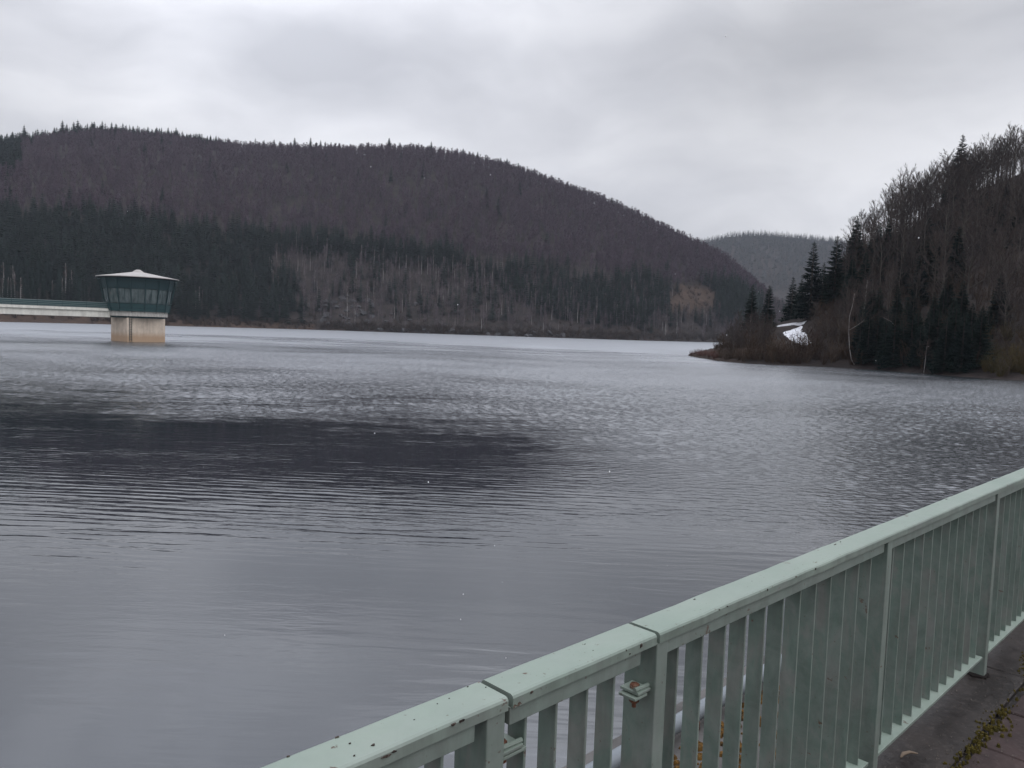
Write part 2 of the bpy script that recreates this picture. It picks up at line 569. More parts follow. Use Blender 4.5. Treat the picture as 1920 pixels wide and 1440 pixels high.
def make_water():
    m, t, b = pmat('lake_water', (0.009, 0.012, 0.015), 0.03, 0.5)
    b.inputs['Specular Tint'].default_value = (0.96, 0.98, 1, 1)
    co = coords(t)
    s = t.nodes.new('ShaderNodeSeparateXYZ')
    t.links.new(co, s.inputs[0])
    x, y = s.outputs[0], s.outputs[1]
    ra = t.nodes.new('ShaderNodeAttribute')
    ra.attribute_name = 'ruffled'
    ruf = ra.outputs['Fac']
    t.links.new(mth(t, 'ADD', mth(t, 'MULTIPLY', ruf, 0.12), 0.05), b.inputs['Roughness'])
    t.links.new(mth(t, 'ADD', mth(t, 'MULTIPLY', mth(t, 'MINIMUM', ruf, 1.1), 0.48), 1.42), b.inputs['IOR'])

    # ripples: long low swells everywhere, small chop in the ruffled part
    wv = t.nodes.new('ShaderNodeTexWave')
    wv.wave_type = 'BANDS'
    wv.bands_direction = 'Y'
    wv.inputs['Scale'].default_value = 1.0
    wv.inputs['Distortion'].default_value = 7.5
    wv.inputs['Detail'].default_value = 2.0
    wv.inputs['Detail Scale'].default_value = 0.8
    t.links.new(mapping(t, co, (0.16, 0.85, 1), (0, 0, 0.36)), wv.inputs['Vector'])
    patch = ramp(t, noise(t, mapping(t, co, (0.05, 0.13, 1), (0, 0, 0.39), (4, 7, 0)), 1.0, 3, 0.5), [(0.38, 0.04), (0.66, 1.0)])
    swell = mth(t, 'MULTIPLY', mth(t, 'MULTIPLY', wv.outputs['Fac'], patch), 0.0030)
    rip = noise(t, mapping(t, co, (0.5, 2.6, 1), (0, 0, 0.36)), 1.0, 3, 0.5, 0.4)
    swell = mth(t, 'ADD', swell, mth(t, 'MULTIPLY', mth(t, 'MULTIPLY', rip, patch), 0.011))
    swell = mth(t, 'ADD', swell, mth(t, 'MULTIPLY', rip, 0.0045))
    near = noise(t, mapping(t, co, (1.6, 6.0, 1), (0, 0, 0.30)), 1.0, 3, 0.55, 0.5)
    npat = ramp(t, noise(t, mapping(t, co, (0.09, 0.2, 1), (0, 0, 0.3), (1, 3, 0)), 1.0, 3, 0.5), [(0.40, 0.12), (0.62, 1.0)])
    swell = mth(t, 'ADD', swell, mth(t, 'MULTIPLY', mth(t, 'MULTIPLY', near, npat), 0.0075))
    ch1 = noise(t, mapping(t, co, (6.5, 8.5, 1), (0, 0, 0.3)), 1.0, 3, 0.6, 0.3)
    chop = mth(t, 'MULTIPLY', mth(t, 'MULTIPLY', ch1, mth(t, 'MINIMUM', ruf, 1.2)), 0.036)
    h = mth(t, 'ADD', swell, chop)
    bump(t, b, h, 1.0, 1.0)
    # extra gloss mixed in to brighten the water, strongest where ruffled and grazing
    gb = t.nodes.new('ShaderNodeBsdfGlossy')
    gb.inputs['Color'].default_value = (0.84, 0.87, 0.915, 1)
    t.links.new(b.inputs['Roughness'].links[0].from_socket, gb.inputs['Roughness'])
    t.links.new(b.inputs['Normal'].links[0].from_socket, gb.inputs['Normal'])
    mxs = t.nodes.new('ShaderNodeMixShader')
    lw = t.nodes.new('ShaderNodeLayerWeight')
    lw.inputs['Blend'].default_value = 0.5
    graze = mth(t, 'POWER', lw.outputs['Facing'], 6.0)
    t.links.new(mth(t, 'ADD', mth(t, 'MULTIPLY', mth(t, 'MULTIPLY', mth(t, 'MINIMUM', ruf, 1.1), 0.36), graze), 0.12), mxs.inputs[0])
    t.links.new(b.outputs[0], mxs.inputs[1])
    t.links.new(gb.outputs[0], mxs.inputs[2])
    t.links.new(mxs.outputs[0], t.nodes['Material Output'].inputs['Surface'])
    return m


water_mat = make_water()

# ------------------------------------------------------------------ terrain
def tab(rows):
    """(pixel x, pixel y, forward distance or None when on the water) -> u, D, z"""
    U, Dd, Z = [], [], []
    for X, Y, D_ in rows:
        u, e = pix(X, Y)
        if D_ is None:
            D_ = (WATER_Z - CAM_Z) / e
        U.append(u)
        Dd.append(D_)
        Z.append(CAM_Z + e * D_)
    o = np.argsort(U)
    return np.array(U)[o], np.array(Dd)[o], np.array(Z)[o]


# far hill: shoreline and ridge (ground, below the tree tops)
sh_u, sh_D, _ = tab([(0, 603.5, None), (200, 608, None), (350, 612, None), (580, 618, None), (800, 625.5, None), (1030, 633, None), (1200, 638.5, None), (1340, 642, None)])
sh_u = np.concatenate([[-1.9, -1.3, -0.95], sh_u, [0.6, 1.9]])
sh_D = np.concatenate([[60, 130, 290], sh_D, [720, 720]])
rg_u, rg_D, rg_z = tab([(-400, 330, 1000), (-150, 300, 1000), (0, 284, 1000), (100, 270, 1000), (190, 262, 1000), (260, 266, 1000), (330, 274, 1000), (400, 283, 1000), (450, 288, 1000), (560, 291, 1000),
                        (700, 292, 990), (780, 292, 980), (860, 303, 970), (930, 320, 960), (1000, 341, 950), (1060, 363, 940), (1130, 389, 930), (1200, 419, 915), (1260, 450, 900),
                        (1310, 471, 885), (1370, 505, 870), (1410, 542, 855), (1460, 580, 840), (1520, 622, 830), (1600, 640, 820)])
fr_u, fr_D, fr_z = tab([(700, 520, 2300), (1000, 490, 2300), (1200, 470, 2250), (1320, 455, 2200), (1370, 443, 2200), (1420, 440, 2200), (1480, 444, 2200), (1540, 450, 2200), (1620, 458, 2200), (1800, 470, 2200), (2100, 500, 2200)])
# right bank: shoreline and crest
rs_u, rs_D, _ = tab([(1290, 667.5, None), (1340, 676, None), (1400, 682, None), (1500, 686, None), (1540, 688, None), (1600, 691, None), (1650, 694, None), (1700, 698, None), (1800, 706, None), (1920, 714, None)])
rs_u = np.concatenate([rs_u, [0.85, 1.2, 1.9]])
rs_D = np.concatenate([rs_D, [99, 88, 75]])
rc_u, rc_D, rc_z = tab([(1290, 665, 182), (1340, 655, 172), (1400, 634, 175), (1450, 610, 183), (1500, 598, 190), (1540, 556, 195), (1600, 478, 195), (1650, 450, 200), (1700, 430, 205),
                        (1800, 372, 215), (1920, 325, 230), (2100, 300, 240), (2600, 300, 250)])


def vnoise(x, y, s):
    """smooth pseudo noise, -1..1"""
    return (np.sin(x / s + 1.3 * np.sin(y / s * 0.7 + 2.1)) + np.sin(y / s * 1.1 + 1.7 * np.sin(x / s * 0.6 + 0.4))) * 0.5


def height(x, y):
    x, y = np.asarray(x, float), np.asarray(y, float)
    D_ = np.maximum(y, 1.0)
    u = x / D_
    bed = WATER_Z - 2.5
    # far hill
    Ds, Dr = np.interp(u, sh_u, sh_D), np.interp(u, rg_u, rg_D)
    Zr = np.interp(u, rg_u, rg_z)
    t = (D_ - Ds) / np.maximum(Dr - Ds, 1)
    tc_ = np.clip(t, 0, 1)
    prof = 0.80 * tc_ + 0.32 * np.sin(tc_ * math.pi / 2) ** 2 - 0.12 * tc_ ** 3
    z = WATER_Z + (Zr - WATER_Z) * prof + np.minimum(tc_ * 60, 1) * 0.8
    z = z + np.sin(np.clip(t, 0, 1) * math.pi) * 5.0 * vnoise(x, y, 60.0)
    z = np.where(t < 0, WATER_Z + t * 40, z)
    z = np.where(t > 1, Zr - (D_ - Dr) * 0.22, z)
    # farther hill
    Df, Zf = np.interp(u, fr_u, fr_D), np.interp(u, fr_u, fr_z)
    t2 = (D_ - 1350.0) / (Df - 1350.0)
    z2 = 6 + (Zf - 6) * np.clip(t2, 0, 1) ** 0.95
    z2 = np.where(t2 < 0, -50, z2)
    z2 = np.where(t2 > 1, Zf - (D_ - Df) * 0.3, z2)
    z = np.maximum(z, z2)
    # right bank
    Ds, Dc, Zc = np.interp(u, rs_u, rs_D), np.interp(u, rc_u, rc_D), np.interp(u, rc_u, rc_z)
    t3 = (D_ - Ds) / np.maximum(Dc - Ds, 2)
    c3 = np.clip(t3, 0, 1)
    z3 = WATER_Z + (Zc - WATER_Z) * c3 ** 1.05 + np.minimum(c3 * 14, 1) * 0.45 + np.sin(c3 * math.pi) * 0.8 * vnoise(x, y, 9.0)
    z3 = np.where(t3 < 0, WATER_Z + t3 * 8, z3)
    lowland = np.clip((u - 0.36) / 0.10, 0, 1)
    back = np.where(lowland > 0, 0.12, 0.12) + (1 - lowland) * 0.35
    back_start = np.where(lowland > 0.99, Dc + 60, Dc + 6)
    z3 = np.where(D_ > back_start, Zc - (D_ - back_start) * back, z3)
    z3 = np.where((D_ > Dc) & (D_ <= back_start), Zc, z3)
    z3 = np.where(u < rs_u[0], bed, z3)
    z = np.maximum(z, z3)
    return np.maximum(z, bed)


def grid_mesh(name, us, Ds, mat):
    U, DD = np.meshgrid(us, Ds, indexing='ij')
    x, y = U * DD, DD
    z = height(x, y)
    v = np.stack([x, y, z], -1).reshape(-1, 3)
    nu, nd = len(us), len(Ds)
    i = np.arange(nu * nd).reshape(nu, nd)
    a, b_, c, d = i[:-1, :-1].ravel(), i[1:, :-1].ravel(), i[1:, 1:].ravel(), i[:-1, 1:].ravel()
    tris = np.concatenate([np.stack([a, b_, c], -1), np.stack([a, c, d], -1)])
    o = mesh_np(name, v, tris, mat, None, True)
    X, Y = to_pix(v)
    zw = v[:, 2] - WATER_Z
    gr = np.zeros(len(v))
    far = v[:, 1] > 300
    gr = np.maximum(gr, np.where(far & (zw < 4.5) & (X < 590), 0.75, 0))                       # grassy shore by the tower
    gr = np.maximum(gr, np.where(far & (zw < 2.0) & (X < 640), 0.25, 0))
    gr = np.maximum(gr, np.clip(1.35 - np.hypot((X - 1302 + 14 * vnoise(x.ravel(), y.ravel(), 11.0)) / 58, (Y - 560 + 9 * vnoise(y.ravel(), x.ravel(), 9.0)) / 26), 0, 0.8) * far)   # bare slope
    gr = np.maximum(gr, np.where((~far) & (X < 1400), 0.35, 0))
    at = o.data.attributes.new('grass', 'FLOAT', 'POINT')
    at.data.foreach_set('value', gr.astype(np.float32))
    return o


us = np.unique(np.concatenate([np.linspace(-1.9, -0.75, 30), np.linspace(-0.75, 0.2, 170), np.linspace(0.2, 0.8, 190), np.linspace(0.8, 1.9, 30)]))
Ds_ = np.unique(np.concatenate([np.linspace(60, 250, 110), np.linspace(250, 520, 50), np.linspace(520, 1050, 110), np.linspace(1050, 2600, 80)]))
terr = grid_mesh('terrain', us, Ds_, terrain_mat)
tag(terr, kind='structure')

# water: one sheet, finer where the wind chop is near enough to be seen as waves
WN = 56
wl = np.exp(NR.uniform(math.log(0.25), math.log(0.52), WN))
wd = NR.normal(math.radians(68), math.radians(38), WN)
wk1 = 2 * math.pi / wl
wph = NR.uniform(0, 6.283, WN)


def ruffle(x, y):
    """0 in the calm lee of the dam, 1 out in the wind"""
    g = (y - 38.0) + 1.6 * np.maximum(x + 5.5, 0.0) + 0.25 * np.minimum(x + 12, 0)
    g = g + 3.6 * vnoise(x + 0.6 * y, y * 1.6, 5.5) + 4.6 * vnoise(y - 0.3 * x, x * 0.45 + 9, 2.1) + 3.4 * vnoise(x * 0.5 + 4, y * 1.7, 0.9) + 3.0 * vnoise(x * 1.1 + y * 0.4, y * 1.9 + 3, 0.37)
    t = np.clip((g + 9.0) / 24.0, 0, 1)
    t = t * t * (3 - 2 * t)
    gust = 0.90 + 0.20 * vnoise(x * 0.5, y, 13.0) + 0.12 * vnoise(x, y * 1.3, 4.3)
    return t * np.clip(gust, 0.3, 1.2) * np.clip(0.45 + (y - 14.0) / 55.0, 0.45, 1.0)


def chop_z(x, y, rf, lmin):
    z = np.zeros_like(x)
    for i in range(WN):
        if wl[i] < lmin:
            continue
        a = 0.032 / wk1[i]
        z += a * np.sin(wk1[i] * (x * math.cos(wd[i]) + y * math.sin(wd[i])) + wph[i])
    return z * rf


def water_block(x0, x1, y0, y1, dx, dy, lmin):
    xs_, ys_ = np.linspace(x0, x1, max(2, int((x1 - x0) / dx))), np.linspace(y0, y1, max(2, int((y1 - y0) / dy)))
    Xg, Yg = np.meshgrid(xs_, ys_, indexing='ij')
    rf = ruffle(Xg, Yg)
    if lmin > 50 and y1 > 62:
        rf = np.ones_like(rf)          # too far for single waves: a rougher sheen
    Zg = WATER_Z + (chop_z(Xg, Yg, rf, lmin) if lmin < 50 else 0 * Xg)
    rf = rf * (1.0 + 1.3 * np.clip((Yg - 45.0) / 170.0, 0, 1))
    nx, ny = Xg.shape
    i = np.arange(nx * ny).reshape(nx, ny)
    a, b_, c, d = i[:-1, :-1].ravel(), i[1:, :-1].ravel(), i[1:, 1:].ravel(), i[:-1, 1:].ravel()
    return np.stack([Xg, Yg, Zg], -1).reshape(-1, 3), np.concatenate([np.stack([a, b_, c], -1), np.stack([a, c, d], -1)]), rf.ravel()


blocks, y_prev = [(-1800, 1800, -400, 4, 60, 50, 99)], 4
for y0_, y1_, xa, xb, dx_, dy_, lm in ((4, 18, -24, 24, 0.5, 0.5, 0.3), (18, 40, -32, 32, 0.08, 0.06, 0.25), (40, 62, -48, 48, 0.085, 0.06, 0.25), (62, 90, -68, 66, 0.105, 0.075, 0.25),
                                   (90, 120, -92, 84, 0.14, 0.095, 0.28), (120, 170, -130, 76, 0.20, 0.12, 0.36), (170, 250, -186, 96, 0.30, 0.17, 0.42)):
    blocks += [(xa, xb, y0_, y1_, dx_, dy_, lm), (-1800, xa, y0_, y1_, 60, 8, 99), (xb, 1800, y0_, y1_, 60, 8, 99)]
blocks.append((-1800, 1800, 250, 1500, 40, 30, 99))
V_, T_, A_, o_ = [], [], [], 0
for bl in blocks:
    v, t, a = water_block(*bl)
    V_.append(v)
    T_.append(t + o_)
    A_.append(a)
    o_ += len(v)
wo_ = mesh_np('water', np.concatenate(V_), np.concatenate(T_), water_mat, None, True)
at_ = wo_.data.attributes.new('ruffled', 'FLOAT', 'POINT')
at_.data.foreach_set('value', np.concatenate(A_).astype(np.float32))
tag(wo_, kind='structure')

# ------------------------------------------------------------------ dam crest: walkway, ledge, railing
ANG = math.atan2(0.69676624, 0.71729826)      # direction of the railing from +X
dvec = Vector((math.cos(ANG), math.sin(ANG), 0))


def to_world(s, p, z):
    return Vector((math.cos(ANG) * s - math.sin(ANG) * p, math.sin(ANG) * s + math.cos(ANG) * p, z))


def make_walk():
    m, t, b = pmat('walkway_stone', (0.06, 0.05, 0.045), 0.85, 0.3)
    co = coords(t)
    n = noise(t, co, 2.2, 6, 0.65)
    n2 = noise(t, co, 26, 5, 0.65)
    col = ramp(t, n, [(0.35, (0.015, 0.012, 0.011)), (0.55, (0.032, 0.026, 0.023)), (0.72, (0.051, 0.041, 0.036))])
    col = mixc(t, ramp(t, n2, [(0.5, 0.0), (0.75, 0.55)]), col, (0.075, 0.062, 0.055))
    sp2 = noise(t, co, 110, 2)
    col = mixc(t, ramp(t, sp2, [(0.70, 0.0), (0.74, 0.7)]), col, (0.180, 0.156, 0.138))
    t.links.new(col, b.inputs['Base Color'])
    wet = ramp(t, n, [(0.4, 0.45), (0.6, 0.85)])
    t.links.new(wet, b.inputs['Roughness'])
    bump(t, b, mth(t, 'ADD', mth(t, 'MULTIPLY', n2, 0.6), mth(t, 'MULTIPLY', n, 0.6)), 0.55, 0.012)
    return m


def make_paver():
    m, t, b = pmat('walkway_paver', (0.1, 0.06, 0.05), 0.85, 0.3)
    co = coords(t)
    n = noise(t, co, 3.5, 5, 0.6)
    n2 = noise(t, co, 30, 5, 0.65)
    col = ramp(t, n, [(0.35, (0.025, 0.017, 0.016)), (0.6, (0.045, 0.029, 0.027)), (0.75, (0.066, 0.041, 0.036))])
    col = mixc(t, ramp(t, n2, [(0.52, 0.0), (0.75, 0.5)]), col, (0.090, 0.069, 0.063))
    t.links.new(col, b.inputs['Base Color'])
    bump(t, b, n2, 0.5, 0.008)
    return m


def make_moss(name, c0, c1):
    m, t, b = pmat(name, c0, 0.95, 0.1)
    n = noise(t, coords(t), 38, 4, 0.6)
    t.links.new(ramp(t, n, [(0.35, c0), (0.65, c1)]), b.inputs['Base Color'])
    bump(t, b, n, 0.8, 0.01)
    return m


walk_mat, paver_mat = make_walk(), make_paver()
moss_mat = make_moss('moss', (0.033, 0.029, 0.008), (0.085, 0.065, 0.016))
lich_mat = make_moss('orange_moss', (0.038, 0.025, 0.013), (0.154, 0.081, 0.021))
pipe_mat, _, _ = pmat('pipe_paint', (0.180, 0.200, 0.215), 0.4, 0.4)
conc_dark = make_concrete('dam_face', (0.120, 0.114, 0.108), (0.054, 0.051, 0.048), 1.0)

# walkway: edge slabs with open joints, then pavers (one sheet of many slabs on a bed)
def slab_field(mb, s0, s1, p0, p1, ds, dp, gap, zt, jit, rnd):
    p = p0
    row = 0
    while p < p1 - 0.01:
        pe = min(p + dp, p1)
        s = s0 - (ds * 0.5 if row % 2 else 0)
        while s < s1:
            z = zt + rnd.uniform(-jit, jit)
            a, bq = s + gap * 0.5, s + ds - gap * 0.5
            c, d = p + gap * 0.5, pe - gap * 0.5
            zs = [z + rnd.uniform(-jit, jit) * 0.6 for _ in range(4)]
            e = 0.006
            mb.add([(a, c, -0.05), (bq, c, -0.05), (bq, d, -0.05), (a, d, -0.05),
                    (a, c, zs[0] - e), (bq, c, zs[1] - e), (bq, d, zs[2] - e), (a, d, zs[3] - e),
                    (a + e, c + e, zs[0]), (bq - e, c + e, zs[1]), (bq - e, d - e, zs[2]), (a + e, d - e, zs[3])],
                   [(0, 1, 5, 4), (1, 2, 6, 5), (2, 3, 7, 6), (3, 0, 4, 7), (4, 5, 9, 8), (5, 6, 10, 9), (6, 7, 11, 10), (7, 4, 8, 11), (8, 9, 10, 11)])
            s += ds
        p = pe
        row += 1


rr = random.Random(3)
wk = MB()
slab_field(wk, -4, 26, 0.985, 1.34, 2.3, 0.355, 0.010, 0.0, 0.004, rr)
wk_o = wk.build('walkway_kerb_stones', walk_mat)
pv = MB()
slab_field(pv, -4.1, 26, -3.04, 0.96, 0.50, 0.50, 0.012, -0.008, 0.005, rr)
pv_o = pv.build('walkway_paving', paver_mat)
bed = MB()
bed.add([(-4.2, -3.1, -0.03), (26.2, -3.1, -0.03), (26.2, 1.335, -0.03), (-4.2, 1.335, -0.03)], [(0, 1, 2, 3)])
bed_o = bed.build('walkway_bed', walk_mat)
for o in (wk_o, pv_o, bed_o):
    o.rotation_euler = (0, 0, ANG)
    tag(o, kind='structure')

# dam body: crest ledge outside the railing and the upstream face into the water
dm = MB()
prof = [(1.345, -0.06), (2.32, -0.16), (2.36, -0.30), (3.4, -3.4), (-3.2, -3.4), (-3.2, -0.06)]
N = len(prof)
dm.add([(-6, y_, z_) for y_, z_ in prof] + [(28, y_, z_) for y_, z_ in prof],
       [(i, (i + 1) % N, N + (i + 1) % N, N + i) for i in range(N)] + [tuple(range(N))[::-1], tuple(range(N, 2 * N))])
dm_o = dm.build('dam_wall', conc_dark)
dm_o.rotation_euler = (0, 0, ANG)
tag(dm_o, 'dark concrete dam crest wall with mossy ledge below the mint green railing', 'dam')

# orange brown moss and rubble on the ledge (uncountable)
ms = MB()
for _ in range(2600):
    s, p = rr.uniform(-1, 9), rr.uniform(1.36, 2.02)
    r = rr.uniform(0.008, 0.032)
    z0 = -0.062 - (p - 1.345) * 0.1
    k = 5
    a0 = rr.uniform(0, 6)
    base = [(s + r * math.cos(a0 + 6.283 * i / k) * rr.uniform(0.7, 1.3), p + r * math.sin(a0 + 6.283 * i / k) * rr.uniform(0.7, 1.3), z0 - 0.005) for i in range(k)]
    top = [(s + (q[0] - s) * 0.6, p + (q[1] - p) * 0.6, z0 + r * rr.uniform(0.5, 1.0)) for q in base]
    ms.add(base + top, [(i, (i + 1) % k, k + (i + 1) % k, k + i) for i in range(k)] + [tuple(range(k, 2 * k))])
ms_o = ms.build('ledge_moss', lich_mat)
ms_o.rotation_euler = (0, 0, ANG)
tag(ms_o, kind='stuff')

# moss in the joint of the walkway
mj = MB()
for _ in range(3600):
    s = rr.uniform(2.6, 7.5)
    dens = 0.5 + 0.5 * math.sin(s * 4.4 - 0.9) * math.cos(s * 1.7 + 0.6)
    if rr.random() > dens ** 1.6:
        continue
    p = rr.gauss(0.965, 0.012 + 0.045 * dens)
    r = rr.uniform(0.003, 0.012)
    k = 5
    a0 = rr.uniform(0, 6)
    base = [(s + r * math.cos(a0 + 6.283 * i / k), p + r * math.sin(a0 + 6.283 * i / k), -0.012) for i in range(k)]
    top = [(s + (q[0] - s) * 0.6, p + (q[1] - p) * 0.6, r * rr.uniform(0.3, 0.9)) for q in base]
    mj.add(base + top, [(i, (i + 1) % k, k + (i + 1) % k, k + i) for i in range(k)] + [tuple(range(k, 2 * k))])
mj_o = mj.build('moss', moss_mat)
mj_o.rotation_euler = (0, 0, ANG)
tag(mj_o, kind='stuff')

# crumbs of grit and leaf on the stones (uncountable)
gr_ = MB()
for _ in range(1500):
    s, p = rr.uniform(2.8, 8.5), rr.choice((rr.uniform(0.3, 1.33), rr.gauss(0.98, 0.08)))
    r = rr.uniform(0.0012, 0.0045)
    a0 = rr.uniform(0, 6)
    gr_.add([(s + r * math.cos(a0), p + r * math.sin(a0), 0.001), (s + r * math.cos(a0 + 2.1), p + r * math.sin(a0 + 2.1), 0.001), (s + r * math.cos(a0 + 4.2), p + r * math.sin(a0 + 4.2), 0.001), (s, p, 0.003 + r * 0.9)],
            [(0, 1, 3), (1, 2, 3), (2, 0, 3)])
grit_m, gt_, gb_ = pmat('grit', (0.2, 0.17, 0.14), 0.9, 0.2)
gt_.links.new(ramp(gt_, noise(gt_, coords(gt_), 30, 2), [(0.4, (0.045, 0.035, 0.028)), (0.62, (0.170, 0.150, 0.130))]), gb_.inputs['Base Color'])
gr_o = gr_.build('grit', grit_m)
gr_o.rotation_euler = (0, 0, ANG)
tag(gr_o, kind='stuff')

# dead twig on the kerb stones
tw = MB()
tw.tube([(3.70, 1.16, 0.012), (3.73, 1.16, 0.018), (3.77, 1.145, 0.018), (3.80, 1.12, 0.010)], [0.004, 0.009, 0.007, 0.003], 6)
leafm, _, _ = pmat('dead_leaf', (0.180, 0.138, 0.102), 0.8, 0.2)
tw_o = tw.build('dead_leaf', leafm, smooth=True)
tw_o.rotation_euler = (0, 0, ANG)
tag(tw_o, 'curled pale dead leaf on the dark stones beside the railing', 'leaf')

# pipe along the outer edge of the ledge
pe = empty('edge_pipe', to_world(0, 0, 0), ANG)
tag(pe, 'pale grey pipe running along the mossy ledge behind the railing', 'pipe')
pp_ = MB()
pp_.tube([(-3, 2.09, -0.06), (10, 2.09, -0.06), (22, 2.09, -0.06)], 0.042, 16)
pp_.build('pipe_body', pipe_mat, pe, True)
for k in range(8):
    q = MB()
    q.box(-2 + k * 2.7, -1.96 + k * 2.7, 2.05, 2.13, -0.17, -0.085)
    q.build('pipe_bracket', rust, pe, bevel=0.004)

Y0 = 1.156      # walkway side of the handrail; it is 0.106 m wide
TOP = 1.11


def handrail(mb, s0, s1, rnd):
    """rounded plate, a little uneven along its length"""
    pr = [(0.0, -0.030), (0.0, -0.008), (0.003, -0.003), (0.009, 0.0), (0.097, 0.0), (0.103, -0.003), (0.106, -0.008), (0.106, -0.030)]
    n = max(2, int((s1 - s0) / 0.11))
    vs, fs = [], []
    for i in range(n + 1):
        s = s0 + (s1 - s0) * i / n
        jy, jz = rnd.uniform(-0.0012, 0.0012), rnd.uniform(-0.0009, 0.0009)
        if i in (0, n):
            jy = jz = 0
        for (y_, z_) in pr:
            vs.append((s, Y0 + y_ + jy, TOP + z_ + jz))
    k = len(pr)
    for i in range(n):
        for j in range(k):
            fs.append((i * k + j, i * k + (j + 1) % k, (i + 1) * k + (j + 1) % k, (i + 1) * k + j))
    fs.append(tuple(range(k)))
    fs.append(tuple(range(n * k, n * k + k))[::-1])
    mb.add(vs, fs)


def bar(root, name, x0, x1, y0, y1, z0, z1, bev=0.002):
    q = MB()
    q.box(x0, x1, y0, y1, z0, z1)
    return q.build(name, old_shaded_paint if name == 'post' else (rail_paint if name == 'under_rail' else paint), root, bevel=bev, seg=2)


def picket(root, s, z0, z1):
    q = MB()
    t = 0.0085
    tilt = rr.uniform(-0.0025, 0.0025)
    q.add([(s, 1.185, z0), (s + t, 1.185, z0), (s + t, 1.241, z0), (s, 1.241, z0),
           (s + tilt, 1.185, z1), (s + t + tilt, 1.185, z1), (s + t + tilt, 1.241, z1), (s + tilt, 1.241, z1)],
          [(0, 3, 2, 1), (4, 5, 6, 7), (0, 1, 5, 4), (1, 2, 6, 5), (2, 3, 7, 6), (3, 0, 4, 7)])
    return q.build('picket', old_shaded_paint, root, bevel=0.0012, seg=1)


def post(root, s, w=0.052, y0=1.160, y1=1.266):
    o = bar(root, 'post', s, s + w, y0, y1, -0.02, TOP - 0.031, 0.003)
    q = MB()                                        # dark disc round the foot, the shade of its pocket as colour
    k = 14
    vs = [(s + w / 2 - 0.01 + math.cos(6.283 * i / k) * 0.06 * rr.uniform(0.65, 1.2), 1.205 + math.sin(6.283 * i / k) * 0.075 * rr.uniform(0.65, 1.15), 0.0075) for i in range(k)]
    q.add(vs + [(v[0], v[1], -0.02) for v in vs], [tuple(range(k))] + [(i, k + i, k + (i + 1) % k, (i + 1) % k) for i in range(k)])
    q.build('post_pocket', pocket_mat, o)
    return o


pocket_mat, _, _ = pmat('pocket_shade', (0.018, 0.015, 0.014), 0.95, 0.1)
BOT0, BOT1 = 0.118, 0.133
UB0, UB1 = TOP - 0.072, TOP - 0.030


def section(name, s0, s1, label, posts, npick, grp='sections of the mint green dam railing', ends=(0.0, 0.0)):
    root = empty(name, (0, 0, 0), ANG)
    tag(root, label, 'railing', grp)
    q = MB()
    handrail(q, s0, s1, rr)
    q.build('handrail', paint, root)
    return root


# long section to the right
root_r = section('railing_section', 1.712, 13.4, 'long mint green railing section from the second handrail joint to the right edge', None, 12)
posts = [1.707 + 1.653 * k for k in range(8)]
for k, s in enumerate(posts[:-1]):
    post(root_r, s)
    a, bq = s + 0.053, posts[k + 1] - 0.001
    bar(root_r, 'under_rail', a, bq - 0.03, 1.164, 1.240, UB0, UB1)
    bar(root_r, 'bottom_rail', a, bq - 0.045, 1.163, 1.246, BOT0, BOT1)
    for j in range(12):
        picket(root_r, s + 0.045 + 0.1275 * (j + 0.75), BOT1, UB0)
post(root_r, posts[-1])
# removable short section between the joints
root_m = section('railing_section', 1.160, 1.698, 'short railing insert between two handrail joints, held by rusty bolted lugs', None, 4)
bar(root_m, 'under_rail', 1.158, 1.640, 1.164, 1.240, UB0, UB1)
bar(root_m, 'bottom_rail', 1.165, 1.690, 1.163, 1.246, BOT0, BOT1)
for j in range(4):
    picket(root_m, 1.227 + 0.1085 * j, BOT1, UB0)
# near section running out of the frame at the bottom
root_l = section('railing_section', -2.6, 1.145, 'near railing section with chipped handrail ending at the first joint, bottom of the photo', None, 12)
pl = [1.087 - 1.653 * k for k in range(3)]
for k, s in enumerate(pl):
    post(root_l, s, 0.054)
    if k < 2:
        a, bq = pl[k + 1] + 0.055, s - 0.001
        bar(root_l, 'under_rail', a, bq - 0.03, 1.164, 1.240, UB0, UB1)
        bar(root_l, 'bottom_rail', a, bq - 0.045, 1.163, 1.246, BOT0, BOT1)
        for j in range(12):
            picket(root_l, pl[k + 1] + 0.05 + 0.1275 * (j + 0.75), BOT1, UB0)


def lug(root, s0, s1, z, yc, flip):
    """two flat lugs one above the other with a bolt through them"""
    pl_ = MB()
    pl_.box(s0, s1, yc - 0.032, yc + 0.030, z, z + 0.008)
    o = pl_.build('lug_plate', paint, root, bevel=0.0015)
    p2 = MB()
    p2.box(s0 + 0.012 * flip, s1 + 0.012 * flip, yc - 0.030, yc + 0.026, z - 0.012, z - 0.004)
    p2.build('lug_plate', paint, root, bevel=0.0015)
    bx = (s0 + s1) / 2 - 0.008
    bt = MB()
    bt.ring([(0.006, z - 0.045), (0.006, z + 0.012)], 10)
    bt.ring([(0.0125, z + 0.0085), (0.0135, z + 0.010), (0.0135, z + 0.019), (0.011, z + 0.021)], 6, 0.3)
    bt.ring([(0.0135, z - 0.030), (0.0135, z - 0.0125)], 6, 0.1)
    bo = bt.build('bolt', rust, o)
    bo.location = (bx, yc - 0.004, 0)
    rod = MB()
    rod.tube([(s0 - 0.002, yc - 0.02, z + 0.014), (s1 + 0.002, yc - 0.022, z + 0.012)], 0.006, 8)
    rod.build('rod', paint, o)


lug(root_m, 1.650, 1.7055, 0.945, 1.205, -1)
lug(root_m, 1.1425, 1.215, 0.965, 1.205, 1)

